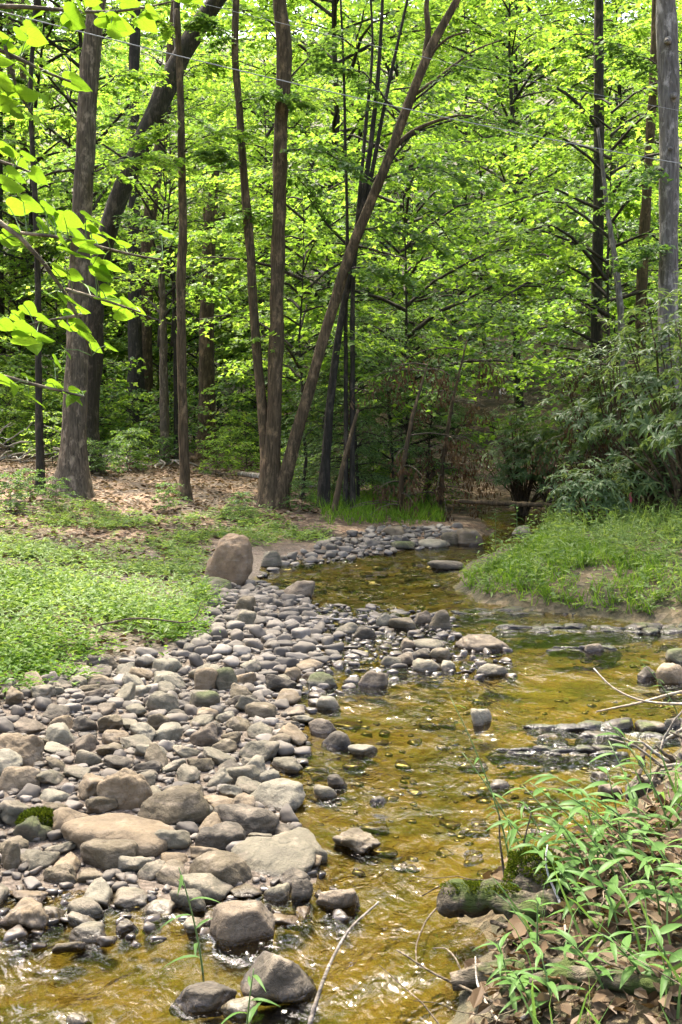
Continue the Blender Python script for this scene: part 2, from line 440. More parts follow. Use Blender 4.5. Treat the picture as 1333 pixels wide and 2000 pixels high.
M['cable'] = plain_mat('cable', (.3, .31, .3), .6, .2)
M['flower'] = leaf_mat('flower_petal', [(0, (.65, .55, .68)), (1, (.85, .8, .85))], 1.0, .3, .03)
M['ribbon'] = plain_mat('ribbon_pink', (.75, .06, .16), .5, .2)
M['stake'] = plain_mat('stake', (.3, .09, .08), .7, .4)

# ------------------------------------------------------------------ ground and water
def build_ground():
    ys = np.concatenate([np.arange(-14, 0, 1.0), np.arange(0, 2.2, .2), np.arange(2.2, 13, .08), np.arange(13, 28, .17), np.arange(28, 60, .8), np.arange(60, 130, 3), np.arange(130, 420, 15)])
    def half(lo, hi): return np.concatenate([np.arange(lo, lo + 14, .35), np.arange(lo + 14, lo + 60, 2), np.arange(lo + 60, 320, 16)])
    xs = np.concatenate([-half(4.6, 0)[::-1], np.arange(-4.5, 5.6, .08), half(5.7, 0)])
    X, Y = np.meshgrid(xs, ys)
    Z = height(X, Y)
    sd = sdist(X, Y)
    V = np.stack([X, Y, Z], -1).reshape(-1, 3)
    nx, ny = len(xs), len(ys)
    i = np.arange(ny - 1)[:, None] * nx + np.arange(nx - 1)[None]
    Q = np.stack([i, i + 1, i + 1 + nx, i + nx], -1).reshape(-1, 4)
    mb = MB(); mb.add(V, None, Q)
    me = mb.mesh('ground')
    left = X < np.interp(Y, CEN_Y, CEN_X)
    lim = np.where(left, 1.6, .12)
    gr = np.clip(1 - (sd - lim) / .6, 0, 1) * np.clip((18 - Y) / 3, 0, 1) * np.where(left, 1, .15)
    px, py = project(X, np.maximum(Y, .5), Z)
    gr = np.where(left & (Y < 14), np.maximum(gr, in_poly(px, py, BAR_PX)), gr)
    bed = (sd < -.05).astype(float)
    green = np.clip((Y - 42) / 20, 0, .75) + np.where((Y < 16) & ~(gr > .5), .55, 0)
    col = np.stack([gr, bed, green, np.ones_like(gr)], -1).reshape(-1, 4).astype(np.float32)
    a = me.attributes.new('zone', 'FLOAT_COLOR', 'POINT')
    a.data.foreach_set('color', col.ravel())
    struct('ground', me, M['ground'])
BAR_PX = [(-400, 1345), (0, 1340), (100, 1325), (200, 1295), (330, 1275), (385, 1235), (412, 1190), (420, 1150), (500, 1135), (620, 1180), (660, 1290), (570, 1350), (605, 1460),
          (540, 1520), (570, 1600), (625, 1690), (600, 1730), (330, 1775), (0, 1760), (-400, 1800)]
build_ground()
def build_water():
    xs = np.arange(-3.4, 6.6, .055); ys = np.concatenate([np.arange(2.0, 14, .07), np.arange(14, 27.5, .12)])
    X, Y = np.meshgrid(xs, ys)
    amp = .007 + .024 * np.clip(fbm2(X * .7, Y * .5, 21, 2) * 3 + .35, 0, 1)
    amp = amp * (1 + 1.6 * np.clip((Y - 6) / 5, 0, 1))
    Z = amp * (vnoise2(X * 5 + 3 * vnoise2(X, Y, 2), Y * 3.2, 31) + .6 * vnoise2(X * 11, Y * 7, 32) - .8)
    nx, ny = len(xs), len(ys)
    i = np.arange(ny - 1)[:, None] * nx + np.arange(nx - 1)[None]
    Q = np.stack([i, i + 1, i + 1 + nx, i + nx], -1).reshape(-1, 4)
    sd = sdist(X, Y).ravel()
    Q = Q[(sd[Q] < .12).all(1)]
    used = np.unique(Q); remap = np.full(nx * ny, -1); remap[used] = np.arange(len(used))
    mb = MB(); mb.add(np.stack([X, Y, Z], -1).reshape(-1, 3)[used], None, remap[Q])
    struct('stream_water', mb.mesh('stream_water'), M['water'])
build_water()

# ------------------------------------------------------------------ tree kit
def gen_crown(seed, H, cb, R, nb, ntw, nlf, ll, lw, tm, droop=.35, trunk_r=0.0, flat=.45, top=.3):
    """leaves set along twigs, twigs along limbs; returns wood mesh, leaf mesh"""
    r = np.random.default_rng(seed)
    wood, lf = MB(), MB()
    wob = np.cumsum(r.normal(0, .06 * H / 8, (9, 2)), axis=0)
    tz = np.linspace(0, H * .97, 9)
    tp = np.column_stack([wob - wob[0], tz])
    if trunk_r: 
        tp2 = np.vstack([[tp[0][0], tp[0][1], -.35], tp])
        wood.tube(tp2, np.concatenate([[trunk_r * 1.35], trunk_r * (1 - .88 * np.linspace(0, 1, 9)) * np.array([1.2] + [1] * 8)]), 7)
    P, D, N = [], [], []
    for i in range(nb):
        u = (i + r.uniform(0, 1)) / nb
        z0 = cb + (H - cb) * u ** .95
        az = i * 2.39996 + r.normal(0, .4)
        ln = R * (sin(pi * (.25 + .62 * u)) ** .7) * r.uniform(.6, 1.12) * (1 - top * u)
        o = np.array([np.interp(z0, tz, tp[:, 0]), np.interp(z0, tz, tp[:, 1]), z0])
        hd = np.array([cos(az), sin(az), 0])
        t = np.linspace(0, 1, 6)
        rise = r.uniform(.3, 1.15)
        br = o + hd * (ln * t)[:, None]; br[:, 2] += ln * (rise * t - (droop + .35 * rise) * t ** 2)
        br += r.normal(0, .035 * ln, br.shape) * t[:, None]
        if trunk_r is not None:
            wood.tube(br, np.linspace(.012 * ln + .004, .004, 6), 4, cap=False)
        for k in range(ntw):
            s = .18 + .82 * (k + r.uniform(.2, .8)) / ntw
            b = np.array([np.interp(s, t, br[:, c]) for c in range(3)])
            sg = 1 if k % 2 else -1
            a2 = az + sg * r.uniform(.45, 1.25) * (1 - .5 * s)
            tl = (.42 * ln * (1.1 - .6 * s) + .18) * r.uniform(.6, 1.2)
            td = np.array([cos(a2), sin(a2), r.normal(-.05, .16)])
            q = np.linspace(.12, 1, nlf) + r.normal(0, .03, nlf)
            pts = b + td * (tl * q)[:, None]; pts[:, 2] -= .16 * tl * q ** 2
            if ntw * nb < 700: wood.tube(np.vstack([b, pts[nlf // 2], pts[-1]]), [.005, .004, .002], 3, cap=False)
            la = a2 + np.where(np.arange(nlf) % 2, 1, -1) * r.uniform(.3, 1.3, nlf)
            d = np.column_stack([np.cos(la), np.sin(la), r.normal(-.28, .3, nlf)])
            n = np.column_stack([r.normal(0, flat, nlf), r.normal(0, flat, nlf), np.ones(nlf)])
            P.append(pts + r.normal(0, .02, pts.shape)); D.append(d); N.append(n)
    P = np.vstack(P); D = np.vstack(D); N = np.vstack(N)
    L = ll * r.uniform(.6, 1.2, len(P))
    lf.leaves(P, D, N, L, L * lw, tm)
    return (wood.mesh('wood') if wood.v else None), lf.mesh('crown', smooth=False)

def world_poly(pxs, d, dz=0):
    return np.array([At(x, y, d) for x, y in pxs])
def smooth_poly(P, R_, n):
    P = np.asarray(P, float); R_ = np.asarray(R_, float)
    s = np.concatenate([[0], np.cumsum(np.linalg.norm(np.diff(P, axis=0), axis=1))]); u = np.linspace(0, s[-1], n)
    Q = np.column_stack([np.interp(u, s, P[:, k]) for k in range(3)]); Rr = np.interp(u, s, R_)
    for _ in range(2):
        Q[1:-1] = .25 * Q[:-2] + .5 * Q[1:-1] + .25 * Q[2:]; Rr[1:-1] = .25 * Rr[:-2] + .5 * Rr[1:-1] + .25 * Rr[2:]
    return Q, Rr
CROWNS = []
for k in range(3):   # high crowns of the big trees
    CROWNS.append(gen_crown(100 + k, 8.5, .2, 4.6, 26, 9, 11, .17, .95, MAPLE, .3, .06))
def px_tree(name, label, cat, stems, mat, base=None, d=None, group=None, extra=8, crown=None, cscale=1.0, branches=(), crown_mat='leaf_bright', sides=14, lump=.16, cz=0.0):
    """stems: lists of (px, py, width_px) from the top of the photo down to the root; the distance comes from where the root meets the ground"""
    bx, by = base if base else stems[0][-1][:2]
    if d is None:
        g = G(bx, by)
    else:
        x = (bx - CX) * d / F; g = np.array([x, d, hz1(x, d)])
    d = g[1]
    t = thing(name, label, cat, g, group)
    tops = []
    for si, st in enumerate(stems):
        pts = [At(x, y, d) for x, y, w in st][::-1]; rad = [w * .5 * d / F for x, y, w in st][::-1]
        # root: let the trunk enter the ground
        if st[-1][1] > 800 or d is not None:
            off = 0.0 if si == 0 else (si % 2 * 2 - 1) * rad[0] * .6
            p0 = pts[0].copy(); 
            if p0[2] > g[2] + .3: pts = [np.array([p0[0], d, g[2]])] + pts; rad = [rad[0] * 1.1] + rad
            pts[0][2] = g[2] - .05
            pts = [pts[0] - [0, 0, .3], pts[0], pts[0] * .7 + pts[1] * .3 if pts[1][2] - pts[0][2] < 1.2 else pts[0] + [0, 0, .3]] + pts[1:]; rad = [rad[0] * 1.9, rad[0] * 1.45, rad[0] * 1.08] + rad[1:]
            for q in pts: q[1] += off
        if st[0][1] <= 0 and extra:
            v = unit(pts[-1] - pts[-3]); v = unit(v + np.array([0, 0, .5]))
            for m in range(1, 4): pts.append(pts[-1] + v * extra / 3); rad.append(rad[-1] * .72)
        tops.append(pts[-1])
        Q, Rr = smooth_poly(pts, rad, 44)
        s = MB(); s.tube(Q, Rr, sides, True, lump, si + int(bx))
        obj('trunk', s.mesh('trunk', origin=g), mat, t)
    for br in branches:
        pts = [At(x, y, d + dd) for x, y, w, dd in br]; rad = [w * .5 * d / F for x, y, w, dd in br]
        Q, Rr = smooth_poly(pts, rad, 16)
        s = MB(); s.tube(Q, Rr, 6, True, .08, int(br[0][0])); obj('branch', s.mesh('branch', origin=g), mat, t)
    if crown is not None:
        w_, l_ = CROWNS[crown]
        for ti, tp in enumerate(tops):
            zc = tp - np.array([0, 0, 7.0 * cscale]) + [0, 0, cz]
            c = obj('crown', l_, M[crown_mat], t, zc - g); c.scale = (cscale,) * 3; c.rotation_euler = (0, 0, bx * .37 + ti)
            if w_:
                c2 = obj('limbs', w_, M['bark_dark'], t, zc - g); c2['kind'] = 'stuff'; c2.scale = (cscale,) * 3; c2.rotation_euler = c.rotation_euler
    return t, g

TR = px_tree
T_triple = TR('triple_trunk_tree', 'triple-trunked brown tree on the left bank, one trunk leaning over the stream', 'tree',
   [[(545, -10, 24), (551, 60, 27), (563, 100, 38), (553, 145, 28), (548, 300, 26), (543, 500, 26), (540, 700, 29), (535, 850, 31), (529, 930, 36), (528, 990, 46)],
    [(463, -10, 14), (455, 95, 14), (465, 170, 14), (475, 330, 16), (490, 500, 18), (495, 620, 17), (508, 750, 18), (519, 870, 20), (522, 988, 26)],
    [(905, -10, 12), (848, 75, 18), (820, 150, 18), (795, 210, 18), (770, 280, 19), (745, 350, 19), (705, 440, 20), (672, 530, 20), (650, 600, 20), (625, 690, 21), (600, 780, 23), (575, 870, 24), (550, 950, 27), (543, 990, 31)]],
   M['bark_brown'], base=(530, 990), crown=0, cscale=1.0,
   branches=[[(775, 285, 10, 0), (800, 258, 9, .1), (840, 240, 7, .2), (900, 222, 5, .4), (960, 235, 4, .6), (1010, 250, 3, .8)],
             [(828, 130, 14, 0), (838, 60, 12, .1), (832, 15, 10, .1), (840, -40, 8, .2)],
             [(822, 150, 8, 0), (850, 95, 6, -.2), (880, 70, 5, -.3), (915, 62, 3, -.4)],
             [(812, 185, 7, 0), (870, 140, 5, .3), (930, 95, 4, .5), (975, 80, 3, .6)]])
T_shag = TR('shaggy_bark_tree', 'stout grey tree with shaggy bark and flared base at left', 'tree',
   [[(192, -20, 35), (184, 60, 36), (175, 130, 37), (166, 300, 37), (157, 470, 37), (152, 640, 42), (147, 800, 45), (142, 900, 50), (139, 950, 60), (138, 968, 74)]],
   M['bark_grey'], base=(140, 965), crown=1, cscale=.75, lump=.12)
T_slim = TR('slim_brown_tree', 'slim straight brown tree between shaggy tree and triple-trunked tree', 'tree',
   [[(346, 18, 11), (352, 150, 13), (355, 300, 15), (358, 450, 17), (353, 560, 18), (355, 700, 18), (359, 860, 19), (361, 940, 21), (362, 975, 25)]],
   M['bark_brown'], base=(361, 975), extra=0)
T_lean = TR('leaning_dark_tree', 'dark tree leaning right, crossing behind the shaggy grey trunk', 'tree',
   [[(450, -30, 30), (412, 10, 34), (370, 80, 38), (338, 140, 40), (292, 250, 38), (248, 345, 37), (215, 430, 37), (196, 500, 36), (186, 600, 38), (178, 700, 40), (170, 850, 44)]],
   M['bark_dark'], base=(170, 925), crown=2, cscale=1.0, branches=[[(352, 120, 20, 0), (346, 60, 16, .2), (345, 10, 14, .3), (350, -60, 10, .4)], [(270, 300, 9, 0), (180, 330, 7, -.4), (100, 335, 5, -.6), (60, 360, 3, -.7)]])
TR('tall_straight_tree', 'tall straight dark tree standing deep behind the leaning dark tree', 'tree',
   [[(266, -10, 21), (263, 100, 21), (263, 300, 21), (262, 480, 22), (264, 620, 27), (266, 760, 32), (266, 880, 38)]], M['bark_dark'], base=(266, 886), crown=0, cscale=.8)
TR('slanting_far_tree', 'brown tree slanting right just behind the tall straight tree', 'tree',
   [[(345, -10, 18), (328, 180, 22), (312, 300, 23), (296, 400, 25), (287, 480, 26), (284, 640, 26), (284, 885, 28)]], M['bark_brown'], base=(286, 884), crown=1)
TR('forked_snag', 'broken forked snag with stubby limbs left of triple-trunked tree', 'tree',
   [[(424, 268, 13), (420, 340, 16), (412, 420, 24), (406, 560, 26), (402, 700, 29), (405, 890, 32)]], M['bark_brown'], base=(405, 893), extra=0,
   branches=[[(420, 345, 10, 0), (428, 325, 8, 0), (441, 308, 7, 0)], [(417, 330, 10, 0), (411, 300, 8, 0), (407, 276, 6, 0)], [(412, 455, 18, 0), (425, 435, 12, 0), (440, 415, 5, 0)], [(408, 450, 14, 0), (402, 425, 10, 0), (398, 405, 5, 0)]])
TR('thin_left_sapling', 'thin dark sapling just left of the shaggy grey tree', 'tree',
   [[(72, -10, 9), (58, 180, 9), (66, 330, 10), (73, 480, 11), (75, 600, 12), (76, 760, 13), (79, 960, 16)]], M['bark_dark'], base=(79, 960), extra=4, crown=2, cscale=.6)
FAR = [('pale mottled trunk right of the tall straight tree', [(312, 480, 12), (318, 570, 14), (320, 720, 16), (323, 905, 19)], 'bark_grey'),
       ('thick dark trunk cut by the left photo edge', [(-2, -10, 14), (-1, 480, 15), (3, 700, 17), (6, 868, 19)], 'bark_dark'),
       ('first of two far brown trunks by the left photo edge', [(20, -10, 15), (26, 500, 17), (31, 840, 18)], 'bark_brown'),
       ('second of two far brown trunks by the left photo edge', [(44, -10, 12), (48, 540, 14), (50, 843, 17)], 'bark_brown'),
       ('dark crooked far trunk seen right of the shaggy tree', [(192, 600, 10), (203, 720, 14), (206, 850, 15)], 'bark_dark'),
       ('thin far trunk just left of the tall straight tree', [(234, 600, 9), (238, 700, 12), (242, 868, 13)], 'bark_brown'),
       ('very thin dark trunk just left of the slim brown tree', [(338, 480, 6), (342, 650, 7), (345, 900, 9)], 'bark_dark'),
       ('very thin pale trunk just right of the broken snag', [(414, 520, 6), (416, 700, 7), (418, 885, 9)], 'bark_grey'),
       ('thin trunk standing behind the leaning trunk, left side', [(508, 400, 6), (516, 470, 7), (512, 600, 8), (505, 900, 9)], 'bark_dark')]
for lab, st, bm in FAR:
    TR('far_tree', lab, 'tree', [st], M[bm], extra=6, crown=(int(st[0][0]) % 3), cscale=.8, group='far trunks in the left wood', sides=9, cz=3)
TR('many_stemmed_sapling', 'dark sapling with many slender stems fanning up behind the leaning trunk', 'tree',
   [[(748, -10, 6), (742, 120, 8), (728, 260, 10), (712, 380, 12), (690, 500, 13), (664, 640, 14), (645, 780, 16), (632, 985, 20)],
    [(800, -10, 5), (780, 70, 6), (748, 220, 8), (722, 370, 9), (704, 440, 9), (690, 500, 8)],
    [(722, -10, 4), (732, 90, 5), (716, 230, 7), (706, 350, 8), (698, 440, 8), (688, 510, 7)],
    [(665, -10, 4), (672, 120, 5), (676, 330, 6), (680, 450, 7), (676, 580, 8)]],
   M['bark_dark'], base=(634, 990), crown=1, cscale=.45, sides=7, branches=[[(722, 360, 6, 0), (760, 320, 5, .2), (800, 270, 4, .3)], [(690, 490, 6, 0), (640, 440, 5, .2), (600, 380, 3, .3)]])
for lab, st in (('slender upright sapling beside the stream right of the leaning trunk', [(690, 640, 6), (684, 800, 8), (683, 985, 10)]),
                ('short leaning sapling at the stream edge by the leaning trunk', [(700, 800, 6), (672, 900, 9), (651, 1005, 12)]),
                ('thin sapling rising right of the bank shrubs near far stream', [(920, 800, 5), (860, 900, 8), (815, 985, 11)])):
    TR('bank_sapling', lab, 'tree', [st], M['bark_brown'], extra=0, sides=7)
# right-hand trunks rise from behind the rhododendrons
T_pale = TR('pale_trunk_tree', 'thick pale grey trunk with dark knots at the right edge', 'tree',
   [[(1300, -20, 40), (1306, 150, 38), (1308, 300, 37), (1307, 450, 36), (1305, 600, 38), (1305, 900, 44)]], M['bark_pale'], base=(1305, 900), d=20, crown=0, cscale=.7,
   branches=[[(1306, 78, 18, -.12), (1304, 80, 14, -.26), (1303, 80, 8, -.33)], [(1316, 186, 16, -.12), (1317, 188, 12, -.26), (1317, 188, 6, -.33)], [(1310, 290, 10, -.12), (1310, 291, 8, -.24)]])
TR('brown_right_tree', 'brown trunk just left of the pale knotty trunk', 'tree',
   [[(1283, -10, 17), (1277, 150, 18), (1268, 300, 18), (1259, 450, 20), (1252, 600, 22), (1248, 900, 26)]], M['bark_brown'], base=(1248, 900), d=24, crown=1, cscale=.6)
T_dark = TR('dark_right_tree', 'dark straight trunk with a dead limb right of centre', 'tree',
   [[(1170, -10, 17), (1170, 60, 18), (1171, 300, 20), (1167, 500, 22), (1165, 690, 22), (1163, 920, 26)]], M['bark_dark'], base=(1163, 920), d=25, crown=2, cscale=.6,
   branches=[[(1165, 245, 9, -.1), (1135, 210, 8, -.3), (1110, 185, 7, -.4), (1088, 172, 5, -.5)], [(1138, 212, 5, -.3), (1132, 200, 4, -.3), (1148, 178, 3, -.3)]])
TR('pale_slanting_tree', 'thin pale trunk slanting down right of the dark straight trunk', 'tree',
   [[(1168, 250, 6), (1178, 330, 8), (1188, 420, 9), (1204, 520, 12), (1213, 610, 14), (1224, 900, 18)]], M['bark_pale'], base=(1224, 900), d=22, extra=0, sides=8)

def sprays(tree, lst, mat, seed, ll=.13):
    t, g = tree; r = np.random.default_rng(seed)
    for (x0, y0, x1, y1, dd) in lst:
        A, B = At(x0, y0, g[1]), At(x1, y1, g[1] + dd); ln = np.linalg.norm(B - A); q = np.linspace(0, 1, 7)
        br = A + np.outer(q, B - A); br[:, 2] += .14 * ln * np.sin(pi * q); br[1:] += r.normal(0, .03 * ln, (6, 3))
        w, l = MB(), MB(); w.tube(br, np.linspace(.012 * ln + .004, .003, 7), 5, False)
        ax = unit((B - A) * [1, 1, .3]); sx = unit(np.cross([0, 0, 1.], ax)); P, D, N = [], [], []
        for k in range(26):
            s_ = .1 + .9 * (k + r.uniform(0, 1)) / 26; b = np.array([np.interp(s_, q, br[:, c]) for c in range(3)]); sg = 1 if k % 2 else -1
            td = ax * r.uniform(.3, 1) + sx * sg * r.uniform(.4, 1.1) + [0, 0, r.normal(-.08, .15)]; tl = (.38 * ln * (1.15 - .7 * s_) + .15) * r.uniform(.6, 1.2); m = 13
            qq = np.linspace(.1, 1, m); pts = b + np.outer(qq * tl, td); pts[:, 2] -= .2 * tl * qq ** 2
            w.tube(np.vstack([b, pts[m // 2], pts[-1]]), [.005, .004, .002], 3, False)
            P.append(pts + r.normal(0, .035, pts.shape)); sgn = np.where(np.arange(m) % 2, 1, -1)[:, None]
            D.append(td * .6 + np.cross([0, 0, 1.], td) * sgn * r.uniform(.4, 1.2, (m, 1)) + np.column_stack([np.zeros((m, 2)), r.normal(-.25, .25, m)])); N.append(np.column_stack([r.normal(0, .35, (m, 2)), np.ones(m)]))
        P, D, N = map(np.vstack, (P, D, N)); L = ll * r.uniform(.6, 1.2, len(P)); l.leaves(P, D, N, L, L * .95, MAPLE)
        obj('branch', w.mesh('branch', origin=g), M['bark_dark'], t)['kind'] = 'stuff'; obj('foliage', l.mesh('foliage', smooth=False, origin=g), M[mat], t)
sprays(T_triple, [(548, 300, 700, 335, -.6), (545, 330, 640, 425, .5), (775, 285, 1015, 262, .6), (800, 205, 985, 120, -.5), (745, 350, 930, 365, -.8), (700, 450, 860, 485, -.4), (475, 330, 395, 300, -.5), (468, 200, 580, 205, -.5),
                  (672, 530, 810, 565, -.3), (790, 225, 640, 140, .6), (548, 250, 640, 60, .5), (463, 90, 390, 40, -.4), (548, 420, 450, 440, .4)], 'leaf_mid', 5)
sprays(T_lean, [(270, 300, 60, 345, -.8), (300, 230, 430, 262, -.5), (330, 150, 200, 205, .5), (220, 430, 330, 470, -.6)], 'leaf_mid', 6)
sprays(T_shag, [(163, 350, 330, 320, -.5), (157, 470, 50, 470, -.6), (170, 200, 300, 140, .6), (165, 250, 40, 230, .5)], 'leaf_bright', 7)
sprays(T_slim, [(356, 300, 480, 265, -.4), (355, 250, 275, 285, -.5), (352, 150, 440, 125, .3), (350, 60, 280, 40, .2), (353, 560, 430, 590, .4)], 'leaf_bright', 8, .11)
sprays(T_dark, [(1170, 300, 1020, 330, -.6), (1170, 150, 1060, 110, -.5), (1166, 500, 1050, 545, -.6), (1170, 90, 1260, 60, .4), (1168, 400, 1270, 420, .5), (1166, 600, 1260, 590, -.4)], 'leaf_bright', 9, .14)
sprays(T_pale, [(1306, 330, 1215, 390, -.6), (1306, 150, 1200, 90, .5), (1307, 480, 1230, 520, -.5)], 'leaf_mid', 10)

# ------------------------------------------------------------------ leafy background trees: a few kinds, many individuals
def kind(seed, H, cb, R, nb, ntw, nlf, ll, lw, tm, droop, tr, mat, bark='bark_dark', **kw):
    w, l = gen_crown(seed, H, cb, R, nb, ntw, nlf, ll, lw, tm, droop, tr, **kw)
    w.materials.append(M[bark]); l.materials.append(M[mat])
    return (w, l)
K_under = [kind(1, 7.5, 1.0, 3.5, 32, 12, 14, .14, 1.0, MAPLE, .35, .045, 'leaf_bright', top=.1),
           kind(2, 9.0, 1.6, 3.7, 34, 12, 14, .14, 1.0, MAPLE, .3, .05, 'leaf_bright', top=.1),
           kind(3, 6.4, .7, 3.1, 28, 12, 14, .13, .8, OVAL, .4, .04, 'leaf_mid', top=.1),
           kind(4, 8.0, 2.6, 3.3, 26, 13, 13, .15, 1.0, MAPLE, .35, .045, 'leaf_bright', top=.1),
           kind(5, 8.0, 1.2, 3.4, 32, 12, 14, .13, .85, OVAL, .35, .045, 'leaf_cool', top=.1)]
K_tall = [kind(11, 17, 2.5, 5.4, 44, 13, 14, .2, .95, MAPLE, .3, .14, 'leaf_bright', top=.1),
          kind(12, 20, 3.0, 5.6, 46, 13, 14, .21, .95, OVAL, .3, .16, 'leaf_mid', top=.1),
          kind(13, 15, 2.0, 5.0, 42, 13, 14, .19, .95, MAPLE, .3, .12, 'leaf_bright', top=.1)]
def put(kind_, name, label, cat, x, y, rot, s, group, sx=1.0):
    t = thing(name, label, cat, (x, y, hz1(x, y) - .03), group)
    t.rotation_euler = (0, 0, rot); t.scale = (s * sx, s * sx, s)
    obj('trunk', kind_[0], None, t); obj('crown', kind_[1], None, t)
    return t
r2 = np.random.default_rng(5)
COLS = [(3, 'thick left-edge trunk'), (79, 'thin dark left sapling'), (150, 'shaggy grey trunk'), (264, 'tall straight trunk'), (357, 'slim brown trunk'), (404, 'forked snag'), (535, 'triple trunk'), (640, 'leaning trunk'), (720, 'many-stemmed sapling'),
                (840, 'dead brown foliage'), (1000, 'dark stream hollow'), (1165, 'dark trunk with dead limb'), (1255, 'brown right-hand trunk'), (1306, 'pale knotty trunk')]
nback = 0; rows = {}
ORD = 'first second third fourth fifth sixth seventh eighth ninth tenth eleventh twelfth thirteenth fourteenth'.split()
for (Y, step, who) in [(25, 4.4, 'u'), (29, 4.8, 'u'), (33, 5.0, 'u'), (38, 5.2, 'u'), (42, 8, 't'), (45, 4.2, 'm'), (51, 4.6, 'm'), (59, 6.0, 't'), (69, 7.0, 't'), (81, 8, 't'), (96, 9, 't')]:
    hw = (.42 if Y > 43 else .34) * Y + 2.5
    xs = np.arange(-hw, hw, step) + r2.uniform(0, step)
    for x in xs:
        x = x + r2.normal(0, .5); y = Y + r2.normal(0, .9)
        px, _ = project(x, y, 0)
        if y < 41 and -60 < px < 590: continue                     # the open wood on the left
        if y < 28 and px > 830 and px < 1120: y += 4
        use_t = who == 't' or (who == 'm' and r2.random() < .5)
        K = K_tall if use_t else K_under
        i = int(r2.choice([0, 1, 2, 4])) if K is K_under else int(r2.integers(0, 3))
        if px < 600: where = 'far back in the left wood'
        elif px < 950: where = 'behind the leaning trunk'
        else: where = 'behind the rhododendrons on the right'
        size = 'tall' if use_t else 'low'
        cn = min(COLS, key=lambda c: abs(c[0] - px)); rows[cn[1]] = rows.get(cn[1], 0) + 1
        lab = f'{size} leafy tree seen {"right" if px > cn[0] else "left"} of the {cn[1]}, {ORD[min(rows[cn[1]], 14) - 1]} row'
        put(K[i], 'forest_tree' if use_t else 'understory_tree', lab, 'tree', x, y, r2.uniform(0, 6.28), r2.uniform(.85, 1.15) * (1.3 if who == 't' else 1.0), f'{size} leafy trees {where}')
        nback += 1
for (px, Y, k, s) in [(120, 43, 3, 1.0), (330, 42, 3, 1.0), (470, 41, 3, 1.0), (40, 42, 3, 1.0), (230, 44, 3, 1.1), (430, 43, 3, 1.1), (590, 22.5, 3, .85), (640, 30, 1, .9), (560, 39, 3, 1.0), (180, 40, 0, .8), (380, 39.5, 2, .9), (500, 40, 0, .75), (290, 45, 1, .9), (20, 46, 0, .9)]:
    x = (px - CX) * Y / F
    put(K_under[k], 'understory_tree', 'slender young leafy tree ' + {120: 'behind the shaggy grey trunk', 330: 'just left of the slim brown trunk', 470: 'between forked snag and triple trunk', 40: 'at far left behind the redbud twigs', 230: 'between shaggy trunk and tall straight trunk', 430: 'just behind the forked snag', 590: 'in the gap between middle and leaning trunk', 640: 'behind the many-stemmed sapling', 560: 'directly behind the middle trunk', 180: 'just right of the shaggy grey trunk', 380: 'between slim brown trunk and snag', 500: 'behind the left stem of the triple trunk', 290: 'behind the slanting far tree', 20: 'far back at the left photo edge'}[px], 'tree', x, Y, px, s, 'slender trees in the left wood')
g_ = np.array([-4.9, 12.2, hz1(-4.9, 12.2)])  # unseen extra tree, added beyond the left edge so its crown shades the stones
t_ = thing('forest_tree', 'tall high-crowned tree added out of view at left to shade the gravel bar', 'tree', g_)
mb = MB(); mb.tube(np.array([[0, 0, -.3], [0, 0, .2], [.1, 0, 4], [.2, 0, 9.5]]), [.3, .22, .18, .12], 10, lump=.1); obj('trunk', mb.mesh('trunk'), M['bark_brown'], t_)
obj('limbs', CROWNS[0][0], None, t_, (.2, 0, 7.4))['kind'] = 'stuff'; obj('crown', CROWNS[0][1], None, t_, (.2, 0, 7.4))
# nearer drooping greenery right of the leaning trunk
K_hem = kind(31, 4.2, .3, 1.9, 40, 14, 16, .1, .3, LANCE, .55, .05, 'leaf_cool')
K_shrub = kind(32, 1.3, .1, .7, 20, 7, 8, .085, .6, OVAL, .3, .012, 'leaf_mid')
K_shrub2 = kind(33, 1.6, .15, .8, 20, 7, 8, .1, .75, MAPLE, .3, .014, 'leaf_bright')
for (px, py, s, lab) in [(700, 990, .8, 'feathery cool green evergreen on the bank right of the leaning trunk'),
                         (770, 975, 1.0, 'feathery cool green evergreen left of the dead brown branches'),
                         (835, 985, .75, 'feathery green evergreen in front of the dead brown branches'),
                         (640, 975, .65, 'small feathery evergreen directly behind the leaning trunk base')]:
    g = G(px, py); put(K_hem, 'evergreen_sapling', lab, 'tree', g[0], g[1], px, s, None)

